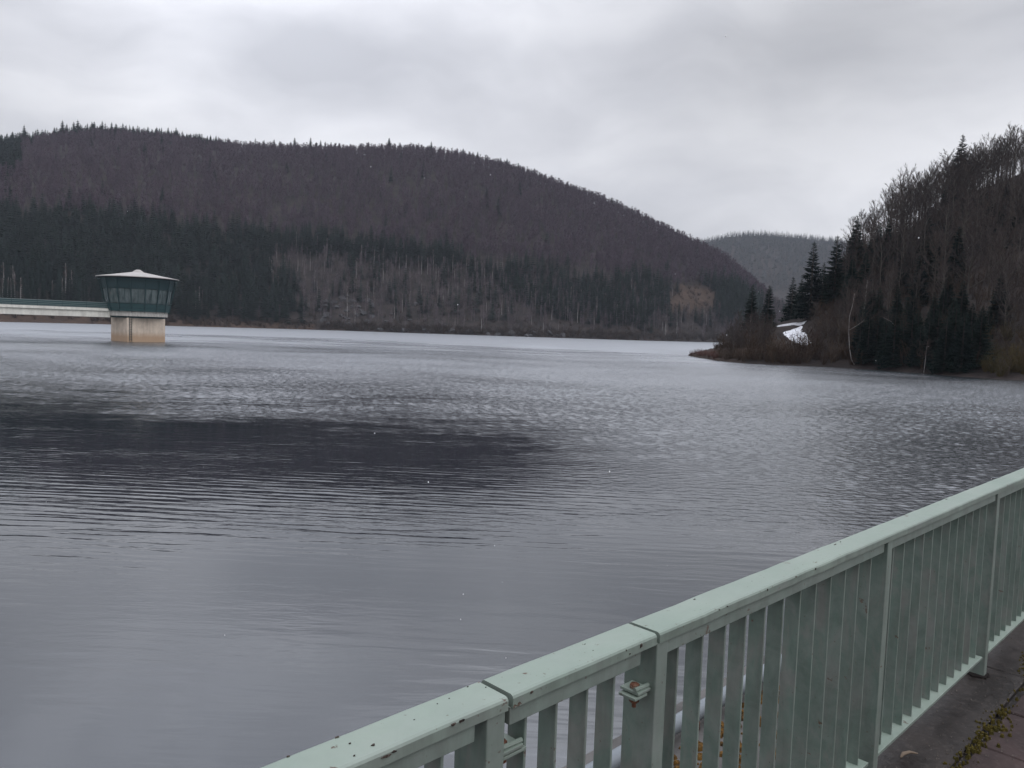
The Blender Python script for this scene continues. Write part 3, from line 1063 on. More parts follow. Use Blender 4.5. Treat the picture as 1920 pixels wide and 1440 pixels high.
# bare steel where the paint has come off the handrail
chip_mat, ct_, cb_ = pmat('bare_steel_chip', (0.05, 0.04, 0.035), 0.85, 0.2)
ct_.links.new(ramp(ct_, noise(ct_, coords(ct_), 90, 4, 0.6), [(0.38, (0.012, 0.010, 0.009)), (0.58, (0.055, 0.040, 0.032)), (0.72, (0.14, 0.125, 0.11))]), cb_.inputs['Base Color'])


def chip(root, X, Y, rs_, rp_, lip=False):
    u, e = pix(X, Y)
    rail = [c for c in root.children if c.name.startswith('handrail')][0]
    if lip:                                   # on the upright walkway side edge
        ax = np.array([math.cos(ANG), math.sin(ANG)])
        nrm = np.array([-math.sin(ANG), math.cos(ANG)])
        v = np.array([u, 1.0])
        t = (Y0 - 0.0024) / (v @ nrm)
        s_, z_ = (v * t) @ ax, min(max(CAM_Z + e * t, TOP - 0.024), TOP - 0.006)
    else:
        t = (TOP - CAM_Z) / e
        w = np.array([u * t, t])
        s_, p_ = w @ np.array([math.cos(ANG), math.sin(ANG)]), w @ np.array([-math.sin(ANG), math.cos(ANG)])
        p_ = min(max(p_, Y0 + 0.010), Y0 + 0.098)
    rs_, rp_ = rs_ * 0.55, rp_ * 0.55
    k = 11
    m = MB()
    top = []
    for i in range(k):
        a, f = 6.283 * i / k, rr.uniform(0.55, 1.25)
        if lip:
            top.append((s_ + math.cos(a) * rs_ * f, Y0 - 0.0022, min(max(z_ + math.sin(a) * rp_ * f, TOP - 0.029), TOP - 0.005)))
        else:
            top.append((s_ + math.cos(a) * rs_ * f, p_ + math.sin(a) * rp_ * f, TOP + 0.0013))
    bot = [(q[0], q[1] + 0.003, q[2]) if lip else (q[0], q[1], q[2] - 0.003) for q in top]
    m.add(top + bot, [tuple(range(k))] + [(i, k + i, k + (i + 1) % k, (i + 1) % k) for i in range(k)])
    m.build('bare_patch', chip_mat, rail)


for a_ in ((540, 1418, 0.006, 0.004), (631, 1381, 0.009, 0.004), (700, 1397, 0.008, 0.005), (656, 1394, 0.004, 0.003), (777, 1350, 0.004, 0.002), (820, 1320, 0.003, 0.002), (842, 1310, 0.0035, 0.002), (877, 1288, 0.004, 0.003), (911, 1289, 0.003, 0.003), (664, 1417, 0.005, 0.003)):
    chip(root_l, *a_)
for a_ in ((868, 1350, 0.016, 0.008, True), (852, 1355, 0.012, 0.006, True), (727, 1418, 0.022, 0.005, True), (740, 1410, 0.010, 0.004, True)):
    chip(root_l, *a_)
for a_ in ((1097, 1208, 0.005, 0.002), (1112, 1220, 0.003, 0.002)):
    chip(root_m, *a_)
for a_ in ((1203, 1211, 0.008, 0.011, True), (998, 1298, 0.008, 0.006, True), (1175, 1220, 0.003, 0.004, True), (1182, 1226, 0.005, 0.004, True)):
    chip(root_m, *a_)
for a_ in ((1302, 1124, 0.009, 0.004), (1566, 1021, 0.016, 0.003), (1576, 1016, 0.010, 0.003), (1858, 901, 0.03, 0.004), (1775, 936, 0.03, 0.003), (1410, 1090, 0.004, 0.002)):
    chip(root_r, *a_)
for a_ in ((1440, 1106, 0.006, 0.006, True), (1365, 1137, 0.004, 0.004, True), (1494, 1081, 0.008, 0.004, True), (1530, 1067, 0.005, 0.007, True), (1350, 1143, 0.004, 0.004, True)):
    chip(root_r, *a_)

# ------------------------------------------------------------------ intake tower and footbridge
u_t, e_t = pix(259, 640)
TD = (WATER_Z - CAM_Z) / e_t
TX, TY = u_t * TD, TD
face = math.atan2(-TY, -TX)             # direction from the tower to the camera
tw_root = empty('intake_tower', (TX, TY, WATER_Z))
tag(tw_root, 'teal glazed intake tower with pale conical roof on a concrete pier in the lake', 'tower')
k_ = TD / FPX / math.cos(math.atan(abs(u_t)))      # metres per photo pixel across the line of sight at the tower
PXM = TD * math.sqrt(1 + u_t * u_t) / FPX * 1.0 / math.sqrt(1 + u_t * u_t)


def zpx(y):          # height above the water of a row of the photograph at the tower
    return CAM_Z + pix(262, y)[1] * TD - WATER_Z


half = 98 * PXM / 2 / 1.07
zt_pier, zs0, zs1 = zpx(594), zpx(593.5), zpx(584.5)
# square pier turned so that a narrow and a wide side show
th = face + math.radians(24)
side = 2 * half / (math.cos(math.radians(24)) + math.sin(math.radians(24)))
q = MB()
h2 = side / 2
q.box(-h2, h2, -h2, h2, -2.0, zt_pier - 0.25)
po = q.build('pier', pier_mat, tw_root, bevel=0.08)
po.rotation_euler = (0, 0, th)
q = MB()
q.ring([(half * 1.02, zt_pier - 0.26), (half * 1.02, zs0)], 16, face)
q.build('pier_neck', teal_dark, tw_root)
q = MB()
rs = 106 * PXM / 2 / 1.05
q.ring([(rs, zs0), (rs, zs1)], 24, face)
q.build('gallery_slab', slab_mat, tw_root, bevel=0.04)
NS = 16
rb, rt = 113 * PXM / 2 / 1.05, 134 * PXM / 2 / 1.06
zb0, zb1, zb2, zb3 = zs1 + 0.02, zpx(571), zpx(543), zpx(524)


def rz(z):
    return rb + (rt - rb) * (z - zb0) / (zb3 - zb0)


a0 = face + math.pi / NS
q = MB()
q.ring([(rz(zb0), zb0), (rz(zb1), zb1)], NS, a0)
q.build('spandrel', teal_mat, tw_root)
q = MB()
q.ring([(rz(zb2), zb2), (rz(zb3), zb3)], NS, a0)
q.build('upper_band', teal_dark, tw_root)  # dark teal carries the shade under the roof in its colour
q = MB()
q.ring([(rz(zb1) - 0.25, zb1 - 0.01), (rz(zb2) - 0.25, zb2 + 0.01)], NS, a0)
q.build('room_core', teal_dark, tw_root)


def onring(z, ang, dr=0.0):
    """point on the face of the polygonal body"""
    return ((rz(z) + dr) * math.cos(ang), (rz(z) + dr) * math.sin(ang), z)


for k in range(NS):
    A, B_ = a0 + 2 * math.pi * k / NS, a0 + 2 * math.pi * (k + 1) / NS
    q = MB()
    q.tube([onring(zb0 + 0.02, A, 0.03), onring(zb3 - 0.02, A, 0.03)], 0.11, 4)
    q.build('mullion', teal_dark, tw_root)
    # pane set back between the mullions
    P = [onring(zb1, A, -0.06), onring(zb1, B_, -0.06), onring(zb2, B_, -0.06), onring(zb2, A, -0.06)]
    P = [np.array(p) for p in P]
    cen = sum(P) / 4
    P = [p + (cen - p) * 0.07 for p in P]
    inn = np.array([-math.cos((A + B_) / 2), -math.sin((A + B_) / 2), 0]) * 0.05
    q = MB()
    q.add([tuple(p) for p in P] + [tuple(p + inn) for p in P], [(0, 1, 2, 3), (7, 6, 5, 4), (0, 4, 5, 1), (1, 5, 6, 2), (2, 6, 7, 3), (3, 7, 4, 0)])
    wo = q.build('window', glass_mat, tw_root)
    q = MB()
    m0, m1 = (P[0] + P[1]) / 2 - inn * 0.6, (P[2] + P[3]) / 2 - inn * 0.6
    q.tube([m0, m1], 0.035, 4)
    q.build('glazing_bar', teal_mat, wo)
    # slanted rod of the outer gallery, from the slab edge to the roof rim
    q = MB()
    g0, g1 = (rs + 0.25), 142 * PXM / 2 / 1.06
    q.tube([(g0 * math.cos(A), g0 * math.sin(A), zs1 - 0.3), (g1 * math.cos(A), g1 * math.sin(A), zb3 - 0.1)], 0.035, 5)
    q.build('gallery_rod', teal_mat, tw_root)
for fr, nm in ((0.16, 'gallery_rail'), (0.30, 'gallery_rail'), (0.97, 'gallery_rail')):
    q = MB()
    g = (rs + 0.25) + (142 * PXM / 2 / 1.06 - rs - 0.25) * fr
    z = zs1 - 0.3 + (zb3 - 0.1 - zs1 + 0.3) * fr
    pts = [(g * math.cos(a0 + 6.2832 * i / 32), g * math.sin(a0 + 6.2832 * i / 32), z) for i in range(33)]
    q.tube(pts, 0.035, 5, False)
    q.build(nm, teal_mat, tw_root)
rr_ = 149 * PXM / 2 / 1.06
zr0, zr1 = zpx(521.5), zpx(510.5)
q = MB()
q.ring([(rt * 0.9, zr0 - 0.25), (rr_ - 0.1, zr0 - 0.13), (rr_ - 0.1, zr0)], 48)
q.build('soffit', soffit_mat, tw_root)
q = MB()
n48 = 48
q.ring([(rr_, zr0 - 0.12), (rr_, zr0 + 0.02), (rr_ * 0.62, zr0 + (zr1 - zr0) * 0.42), (rr_ * 0.13, zr1), (0.02, zr1 + 0.02)], n48)
ro = q.build('roof', roof_mat, tw_root)
q = MB()
q.ring([(rr_ * 0.14, zr1 - 0.15), (rr_ * 0.135, zr1 + 0.05), (rr_ * 0.05, zpx(506)), (0.02, zpx(505.6))], 24)
q.build('roof_cap', roof_mat, ro)
# ladder at the corner of the pier, iron steps on the narrow side
q = MB()
ca, sa = math.cos(th), math.sin(th)
cx_, cy_ = h2, -h2
for dz in np.arange(0.4, zt_pier - 0.4, 0.32):
    q.box(h2 - 0.02, h2 + 0.12, -h2 + 0.35, -h2 + 0.8, dz, dz + 0.05)
q.box(h2 + 0.05, h2 + 0.12, -h2 + 0.33, -h2 + 0.38, 0.1, zt_pier - 0.3)
q.box(h2 + 0.05, h2 + 0.12, -h2 + 0.77, -h2 + 0.82, 0.1, zt_pier - 0.3)
lo = q.build('ladder', teal_dark, tw_root)
lo.rotation_euler = (0, 0, th)

# footbridge from the tower to the left
zd = zpx(580.8) + WATER_Z
zb_ = zpx(597) + WATER_Z
bd = Vector((-0.80, -0.60, 0)).normalized()
L_ = 118.0
br = empty('footbridge', (TX, TY, zd), math.atan2(bd.y, bd.x))
tag(br, 'pale concrete footbridge with dark teal railing joining the intake tower from the left', 'bridge')
off0 = rs * 0.9
q = MB()
q.box(off0, L_, -1.25, 1.25, -0.50, 0.0)
q.build('deck', beam_mat, br, bevel=0.03)
q = MB()
q.box(off0 + 0.3, L_, -0.95, 0.95, zb_ - zd, -0.54)
q.build('girder', beam_mat, br, bevel=0.03)
q = MB()
q.box(off0 + 0.3, L_, -0.9, 0.9, -0.54, -0.50)
q.build('shadow_strip', soffit_mat, br)  # dark strip standing in for the shadow line under the deck
for sy in (-1.18, 1.18):
    q = MB()
    for zz_ in (1.08, 0.72, 0.40, 0.12):
        q.tube([(off0 - 0.2, sy, zz_), (L_, sy, zz_)], 0.035 if zz_ < 1 else 0.05, 6)
    ro_ = q.build('bridge_railing', grey_steel, br)
    q = MB()
    q.box(off0 - 0.1, L_, sy - 0.008, sy + 0.008, 0.14, 1.02)
    q.build('railing_mesh', teal_mat, ro_)
    for k in range(28):
        q = MB()
        xx = off0 + 0.4 + k * 3.9
        q.box(xx, xx + 0.07, sy - 0.05, sy + 0.05, 0.004, 1.10)
        q.build('baluster', teal_dark, ro_)
for xx in (70.0, 112.0):
    q = MB()
    q.box(xx, xx + 1.6, -1.0, 1.0, WATER_Z - zd - 3, zb_ - zd - 0.01)
    q.build('bridge_pier', slab_mat, br, bevel=0.05)

# ------------------------------------------------------------------ trees: prototypes
def bare_tree(seed, h, crown0=0.32, n_main=15, n_sec=5, n_twig=7, spread=0.30, tw=0.035, bend=0.03):
    """bare broadleaf tree: (trunk with limbs, crown of twigs)"""
    r = random.Random(seed)
    tr, cw = MB(), MB()
    pts = []
    bx, by = r.uniform(-bend, bend) * h, r.uniform(-bend, bend) * h
    for i in range(7):
        t = i / 6
        pts.append(np.array([bx * t * t + r.uniform(-1, 1) * 0.008 * h, by * t * t + r.uniform(-1, 1) * 0.008 * h, h * 0.9 * t]))
    pts[0] = np.zeros(3) + np.array([0, 0, -0.3])
    r0 = 0.0125 * h
    tr.tube(pts, [r0 * (1.25 if i == 0 else (1 - 0.82 * i / 6)) for i in range(7)], 6)

    def at(t):
        f = t * 6
        i = min(int(f), 5)
        return pts[i] + (pts[i + 1] - pts[i]) * (f - i)
    az = r.uniform(0, 6.28)
    for m in range(n_main):
        t = crown0 + (1 - crown0) * (m + r.random()) / n_main * 0.98
        az += 2.4 + r.uniform(-0.5, 0.5)
        el = math.radians(r.uniform(28, 52) + 18 * t)
        L = h * spread * (1.15 - 0.75 * t) * r.uniform(0.75, 1.2)
        d = np.array([math.cos(az) * math.cos(el), math.sin(az) * math.cos(el), math.sin(el)])
        p0 = at(t)
        p1 = p0 + d * L * 0.5 + np.array([0, 0, -0.02 * L])
        p2 = p0 + d * L + np.array([0, 0, 0.14 * L])
        tr.tube([p0, p1, p2], [r0 * 0.42 * (1.1 - t * 0.6), r0 * 0.26 * (1.1 - t * 0.6), 0.012], 4, False)
        for s in range(n_sec):
            f = 0.25 + 0.75 * (s + r.random()) / n_sec
            q0 = (p0 + (p1 - p0) * f * 2) if f < 0.5 else (p1 + (p2 - p1) * (f - 0.5) * 2)
            a2 = az + r.choice((-1, 1)) * r.uniform(0.4, 1.1)
            e2 = el + r.uniform(-0.35, 0.45)
            L2 = L * r.uniform(0.35, 0.65) * (1.2 - 0.5 * f)
            d2 = np.array([math.cos(a2) * math.cos(e2), math.sin(a2) * math.cos(e2), math.sin(e2)])
            q1 = q0 + d2 * L2
            cw.blade(q0, q1, tw * 1.8)
            for k in range(n_twig):
                g = 0.15 + 0.85 * r.random()
                a3 = a2 + r.uniform(-1.2, 1.2)
                e3 = e2 + r.uniform(-0.5, 0.6)
                L3 = L2 * r.uniform(0.25, 0.6) + 0.012 * h
                d3 = np.array([math.cos(a3) * math.cos(e3), math.sin(a3) * math.cos(e3), math.sin(e3)])
                u0 = q0 + (q1 - q0) * g
                cw.blade(u0, u0 + d3 * L3, tw)
    return tr, cw


def spruce(seed, h, n_wh=26, n_br=7, wid=0.17, ragged=0.25, low=0.06):
    r = random.Random(seed)
    tr, cw = MB(), MB()
    tr.tube([(0, 0, -0.3), (0, 0, h * 0.5), (0, 0, h * 0.98)], [0.014 * h, 0.009 * h, 0.002 * h], 6)
    for w in range(n_wh):
        t = low + (1 - low) * (w + r.uniform(-0.3, 0.3)) / n_wh
        t = min(max(t, low), 0.985)
        rad = h * wid * (1 - t) ** 0.82 * (0.75 + 0.25 * min(1, t / 0.15)) + 0.012 * h
        a0_ = r.uniform(0, 6.28)
        for k in range(n_br):
            if r.random() < 0.06:
                continue
            a = a0_ + 6.283 * k / n_br + r.uniform(-0.25, 0.25)
            L = rad * r.uniform(1 - ragged, 1 + ragged * 0.8)
            droop = 0.36 - 0.5 * t + r.uniform(-0.1, 0.1)
            c, s = math.cos(a), math.sin(a)
            tz = min(0.99, t + r.uniform(-0.9, 0.9) * (1 - low) / n_wh)
            sd_ = np.array([-s, c, 0])

            def bp(f):
                return np.array([c * L * f, s * L * f, h * tz - L * droop * f + L * 0.28 * max(0, f - 0.55) ** 1.3])
            cw.add([tuple(bp(0.05) - sd_ * L * 0.03), tuple(bp(0.05) + sd_ * L * 0.03), tuple(bp(1.0))], [(0, 1, 2)])
            for f in (0.25, 0.42, 0.58, 0.74, 0.88):
                for sg in (-1, 1):
                    b0, b1 = bp(f - 0.1), bp(f + 0.08)
                    ln = L * (0.42 - 0.26 * f) * r.uniform(0.7, 1.3)
                    tip = bp(f + 0.16) + sd_ * sg * ln + np.array([0, 0, -ln * r.uniform(0.15, 0.55)])
                    cw.add([tuple(b0), tuple(b1), tuple(tip)], [(0, 1, 2)])
                if f < 0.8:
                    b0, b1 = bp(f - 0.12), bp(f + 0.12)
                    tip = bp(f) + np.array([0, 0, -L * r.uniform(0.14, 0.36)])
                    cw.add([tuple(b0), tuple(b1), tuple(tip)], [(0, 1, 2)])
    cw.add([(-0.006 * h, 0, h * 0.95), (0.006 * h, 0, h * 0.95), (0, 0, h * 1.03), (0, 0.006 * h, h * 0.95)], [(0, 1, 2), (0, 3, 2)])
    return tr, cw


def far_spruce(seed, h=1.0, n=11, br=7, wid=0.17):
    """distant spruce, unit height"""
    r = random.Random(seed)
    m = MB()
    for w in range(n):
        t = 0.05 + 0.93 * w / n
        rad = wid * (1 - t) ** 0.85 + 0.012
        a0_ = r.uniform(0, 6.28)
        for k in range(br):
            a = a0_ + 6.283 * k / br + r.uniform(-0.2, 0.2)
            L = rad * r.uniform(0.7, 1.15)
            c, s = math.cos(a), math.sin(a)
            ww = L * 0.42
            z0, z1 = t + 0.035, t - L * 0.35
            m.add([(0, 0, z0), (c * L * 0.6 - s * ww, s * L * 0.6 + c * ww, (z0 + z1) / 2 - 0.03), (c * L, s * L, z1), (c * L * 0.6 + s * ww, s * L * 0.6 - c * ww, (z0 + z1) / 2 - 0.03)],
                  [(0, 1, 2), (0, 2, 3)])
    m.add([(-0.008, 0, 0.92), (0.008, 0, 0.92), (0, 0, 1.04)], [(0, 1, 2)])
    m.add([(-0.012, 0, -0.05), (0.012, 0, -0.05), (0, 0, 0.5)], [(0, 1, 2)])
    return m


def far_bare(seed, n=60, crown0=0.28, w=0.016, spread=0.30):
    r = random.Random(seed)
    m = MB()
    m.tube([(0, 0, -0.04), (r.uniform(-.02, .02), r.uniform(-.02, .02), 0.5), (r.uniform(-.03, .03), 0, 0.92)], [0.014, 0.010, 0.003], 3, False)
    for i in range(n):
        t = crown0 + (0.95 - crown0) * r.random()
        a = r.uniform(0, 6.283)
        el = math.radians(r.uniform(25, 70))
        L = spread * (1.1 - 0.8 * t) * r.uniform(0.6, 1.2)
        f = r.uniform(0.0, 0.7)
        d = np.array([math.cos(a) * math.cos(el), math.sin(a) * math.cos(el), math.sin(el)])
        p = np.array([0, 0, t]) + d * L * f * 0.8
        a2 = a + r.uniform(-0.9, 0.9)
        e2 = el + r.uniform(-0.3, 0.4)
        d2 = np.array([math.cos(a2) * math.cos(e2), math.sin(a2) * math.cos(e2), math.sin(e2)])
        m.blade(p, p + d2 * L * 0.8, w)
    return m


def shrub(seed, h=2.2, n=26, tw=0.03, wide=0.8):
    r = random.Random(seed)
    m = MB()
    for i in range(n):
        a = r.uniform(0, 6.283)
        lean = r.uniform(0.05, wide)
        L = h * r.uniform(0.55, 1.05)
        p0 = np.array([r.uniform(-.25, .25) * h * 0.5, r.uniform(-.25, .25) * h * 0.5, -0.1])
        d = np.array([math.cos(a) * lean, math.sin(a) * lean, 1.0])
        d /= np.linalg.norm(d)
        p1 = p0 + d * L * 0.55
        p2 = p1 + (d + np.array([0, 0, 0.25])) * L * 0.4
        m.blade(p0, p1 + (p2 - p1) * 0.2, tw * 1.3)
        m.blade(p1 - (p1 - p0) * 0.1, p2, tw)
        for k in range(7):
            f = r.uniform(0.25, 1.0)
            q0 = p0 + (p1 - p0) * f if r.random() < 0.5 else p1 + (p2 - p1) * f
            a2 = a + r.uniform(-1.5, 1.5)
            e = r.uniform(0.3, 1.2)
            q1 = q0 + np.array([math.cos(a2) * math.cos(e), math.sin(a2) * math.cos(e), math.sin(e)]) * h * r.uniform(0.12, 0.34)
            m.blade(q0, q1, tw * 0.8)
    return m


def ground(x, y):
    return float(height(np.array([x]), np.array([y]))[0])


def proto_tree(name, pair, tm, cm):
    root = empty(name)
    pair[0].build('trunk', tm, root)
    pair[1].build('crown', cm, root)
    return root


ORD = lambda n: f"{n}{'th' if 10 <= n % 100 <= 20 else {1: 'st', 2: 'nd', 3: 'rd'}.get(n % 10, 'th')}"


class Planter:
    """first use moves a prototype itself, later uses copy it with its parts"""

    def __init__(s, protos):
        s.p, s.used = protos, [False] * len(protos)

    def put(s, x, y, scale, label, cat, group, i=None, rz=None, sink=0.1, z=None):
        i = R.randrange(len(s.p)) if i is None else i
        if not s.used[i]:
            o, s.used[i] = s.p[i], True
        else:
            o = copy_tree(s.p[i])
        o.location = (x, y, (ground(x, y) if z is None else z) - sink)
        o.rotation_euler = (0, 0, R.uniform(0, 6.283) if rz is None else rz)
        sc_ = scale if hasattr(scale, '__len__') else (scale, scale, scale)
        o.scale = sc_
        tag(o, label, cat, group)
        return o

    def prune(s):
        for u, o in zip(s.used, s.p):
            if not u:
                for c in list(o.children):
                    bpy.data.objects.remove(c)
                bpy.data.objects.remove(o)


# ------------------------------------------------------------------ right bank: individual trees
bare_p = Planter([proto_tree('bare_tree', bare_tree(40 + i, 15.0, crown0=0.25 + 0.05 * (i % 3), n_main=19, n_sec=7, n_twig=14, spread=0.31, tw=0.034), bark_near, twig_near) for i in range(7)])
spr_p = Planter([proto_tree('spruce_tree', spruce(70 + i, 10.0, 38, 9, 0.165 + 0.02 * (i % 3), 0.30), bark_near, spruce_near) for i in range(5)])


def u_of(X, D_):
    """world x for a column of the photograph at a forward distance (at mid height)"""
    return pix(X, 560)[0] * D_


taken = []


def free(x, y, r):
    for a, b_, c in taken:
        if (a - x) ** 2 + (b_ - y) ** 2 < (r + c) ** 2 * 0.25:
            return False
    taken.append((x, y, r))
    return True


# bare trees along the crest against the sky
crest = []
X = 1592
while X < 2080:
    D_ = np.interp(pix(X, 450)[0], rc_u, rc_D) + R.uniform(-7, 8)
    crest.append((X, D_))
    X += R.uniform(8, 15)
nvis = 0
for X, D_ in crest:
    x = u_of(X, D_)
    free(x, D_, 2)
    nvis += 1
    scl_ = R.uniform(0.82, 1.12) * (1.0 if X > 1640 else 0.72)
    bare_p.put(x, D_, scl_, f'bare tree on the right hill crest against the sky, {ORD(nvis)} from the left', 'tree', 'bare trees along the right hill crest')
nb = 0
for _ in range(74):
    X = R.uniform(1625, 2040)
    D_ = float(np.interp(pix(X, 450)[0], rc_u, rc_D)) + R.uniform(-20, 22)
    bare_p.put(u_of(X, D_), D_, R.uniform(0.75, 1.05), 'bare tree crowded into the dense belt just under the right hill skyline', 'tree', 'bare trees just under the right hill skyline')
# further bare trees over the slope
cnt = 0
tries = 0
while cnt < 150 and tries < 6000:
    tries += 1
    X = R.uniform(1575, 2060)
    u = pix(X, 560)[0]
    Ds0, Dc0 = float(np.interp(u, rs_u, rs_D)), float(np.interp(u, rc_u, rc_D))
    D_ = R.uniform(Ds0 + 8, Dc0 - 2)
    if X < 1850 and D_ < Ds0 + 20 and X > 1620:
        continue
    x = u * D_
    if not free(x, D_, 3.4):
        continue
    cnt += 1
    low_ = (D_ - Ds0) / (Dc0 - Ds0)
    zone = 'lower' if low_ < 0.4 else ('middle' if low_ < 0.72 else 'upper')
    side_ = 'above the snowy track' if X < 1690 else ('behind the lakeside spruces' if X < 1830 else 'near the right edge')
    bare_p.put(x, D_, R.uniform(0.6, 1.0) if X > 1640 else R.uniform(0.45, 0.75), f'brown bare tree in the right bank wood, {zone} slope {side_}', 'tree', f'bare trees on the {zone} slope {side_}')
# spruces, largest known ones first: (pixel x, distance, height m, label)
known = [(1527, 450, 176, 'tall ragged spruce at the left end of the right wood, left of its taller twin'),
         (1571, 438, 172, 'tallest dark spruce rising behind the snowy track on the right bank'),
         (1412, 531, 182, 'slim dark spruce standing alone near the tip of the right bank'),
         (1443, 533, 178, 'bushy dark spruce right of the slim one near the tip of the bank'),
         (1488, 517, 196, 'dark spruce half hidden left of the tall ragged spruce'),
         (1504, 520, 190, 'small dark spruce at the foot of the tall ragged spruce'),
         (1546, 490, 182, 'dark spruce between the two tall ones on the right bank'),
         (1600, 480, 164, 'broad dark spruce just right of the tallest spruce'),
         (1806, 249, 212, 'lone dark spruce poking above the bare crest trees at right'),
         (1707, 470, 170, 'dark spruce in the middle of the brown slope'),
         (1768, 440, 165, 'dark spruce on the brown slope left of the right edge'),
         (1655, 500, 168, 'dark spruce among the bare trees above the white birch'),
         (1850, 455, 165, 'dark spruce high on the slope near the right edge'),
         (1905, 500, 150, 'dark spruce at the right edge above the olive shrubs'),
         (1630, 545, 152, 'dark spruce right behind the bent white birch'),
         (1685, 550, 150, 'dark spruce above the row of low lakeside spruces')]
for X, Yt, D_, lab in known:
    u, e = pix(X, Yt)
    x = u * D_
    hh = (CAM_Z + e * D_ - ground(x, D_) + 0.3) / 1.03
    wid_ = hh / 10.0 * (1.35 if hh > 14 else 1.35)
    if hh > 1.5:
        spr_p.put(x, D_, (wid_, wid_, hh / 10.0), lab, 'tree', 'spruces of the right bank', sink=0.3)
# low young spruces hanging over the water
xs = np.linspace(1612, 1838, 15)
for k, X in enumerate(xs):
    u = pix(X, 640)[0]
    Ds0 = float(np.interp(u, rs_u, rs_D))
    D_ = Ds0 + R.uniform(1.6, 4.5)
    hh = R.uniform(6.5, 10.0)
    spr_p.put(u * D_, D_, (hh / 10 * 1.5, hh / 10 * 1.5, hh / 10), f'low dark green spruce overhanging the lake on the right bank, {ORD(k + 1)} from the left', 'tree', 'low lakeside spruces', sink=0.4)
for k in range(22):
    X = 1590 + 13 * k + R.uniform(-6, 6)
    u = pix(X, 640)[0]
    Ds0 = float(np.interp(u, rs_u, rs_D))
    D_ = Ds0 + R.uniform(7, 22)
    hh = R.uniform(5, 9.5)
    spr_p.put(u * D_, D_, (hh / 10 * 1.3, hh / 10 * 1.3, hh / 10), f'young dark spruce in the second row above the lakeside spruces, {ORD(k + 1)} from the left', 'tree', 'second row of lakeside spruces', sink=0.3)


for k in range(34):
    X = 1580 + 11.5 * k + R.uniform(-9, 9)
    u = pix(X, 560)[0]
    Ds0, Dc0 = float(np.interp(u, rs_u, rs_D)), float(np.interp(u, rc_u, rc_D))
    D_ = Ds0 + (Dc0 - Ds0) * R.uniform(0.30, 0.85)
    hh = R.uniform(6, 12)
    spr_p.put(u * D_, D_, (hh / 10 * 1.25, hh / 10 * 1.25, hh / 10), 'dark spruce half hidden among the bare trees on the right bank slope', 'tree', 'spruces scattered through the right bank slope', sink=0.3)


# pale birches at the water's edge
def birch(X, Dd_, pts, label, twigs=120, r0=0.10, fork=None):
    u = pix(X, 640)[0]
    x = u * Dd_
    root = empty('birch_tree', (x, Dd_, ground(x, Dd_) - 0.2))
    tag(root, label, 'tree')
    m = MB()
    P = [np.array(p, float) for p in pts]
    n = len(P)
    m.tube(P, [r0 * (1 - 0.8 * i / (n - 1)) for i in range(n)], 7)
    lines = [P]
    if fork:
        F = [np.array(p, float) for p in fork]
        m.tube(F, [r0 * 0.55, r0 * 0.4, r0 * 0.2], 6)
        lines.append(F)
    m.build('trunk', birch_bark, root, True)
    c = MB()
    rb_ = random.Random(int(X))
    for i in range(twigs):
        Lx = lines[0] if rb_.random() < 0.75 else lines[-1]
        f = rb_.uniform(0.45, 1.0) * (len(Lx) - 1)
        j = min(int(f), len(Lx) - 2)
        q0 = Lx[j] + (Lx[j + 1] - Lx[j]) * (f - j)
        a = rb_.uniform(0, 6.283)
        e = rb_.uniform(0.1, 1.2)
        L = rb_.uniform(0.6, 1.9)
        q1 = q0 + np.array([math.cos(a) * math.cos(e), math.sin(a) * math.cos(e), math.sin(e)]) * L
        c.blade(q0, q1, 0.04)
        for _ in range(4):
            f2 = rb_.uniform(0.3, 1)
            a2 = a + rb_.uniform(-1, 1)
            e2 = e + rb_.uniform(-0.6, 0.4)
            s0_ = q0 + (q1 - q0) * f2
            c.blade(s0_, s0_ + np.array([math.cos(a2) * math.cos(e2), math.sin(a2) * math.cos(e2), math.sin(e2)]) * L * 0.5, 0.03)
    c.build('crown', birch_twig, root)
    return root


Dw = 1.0
u0_ = float(np.interp(pix(1600, 675)[0], rs_u, rs_D))
birch(1602, u0_ + 1.2, [(0.4, 0, 0), (-0.35, 0, 1.2), (-0.8, 0, 3.2), (-1.05, 0.1, 6.0), (-1.1, 0.1, 8.6), (-0.75, 0, 10.4), (-0.5, 0, 12.6)],
      'bent white birch leaning over the shore in front of the dark right wood', 150, 0.085, [(-1.05, 0.1, 6.2), (0.3, 0, 7.1), (1.5, 0, 8.1)])
u0_ = float(np.interp(pix(1737, 695)[0], rs_u, rs_D))
birch(1736, u0_ + 0.6, [(0, 0, 0), (0.1, 0, 1.5), (0.15, 0, 3.4), (0.3, 0, 5.2)], 'thin straight white birch stem at the water among the low spruces', 40, 0.07)
birch(1679, u0_ + 9, [(0.9, 0, 4.5), (0.2, 0, 6.0), (-1.0, 0, 7.2), (-2.3, 0, 7.8)], 'pale fallen birch stem slanting above the low lakeside spruces', 30, 0.06)
birch(1405, 160, [(0, 0, 0), (0.1, 0, 3), (0, 0, 6.2)], 'thin pale birch in front of the slim spruce near the bank tip', 60, 0.07)
birch(1616, u0_ + 26, [(0, 0, 0), (0.1, 0, 5), (0.3, 0, 10.2)], 'slim pale birch standing behind the bent white birch', 80, 0.08)

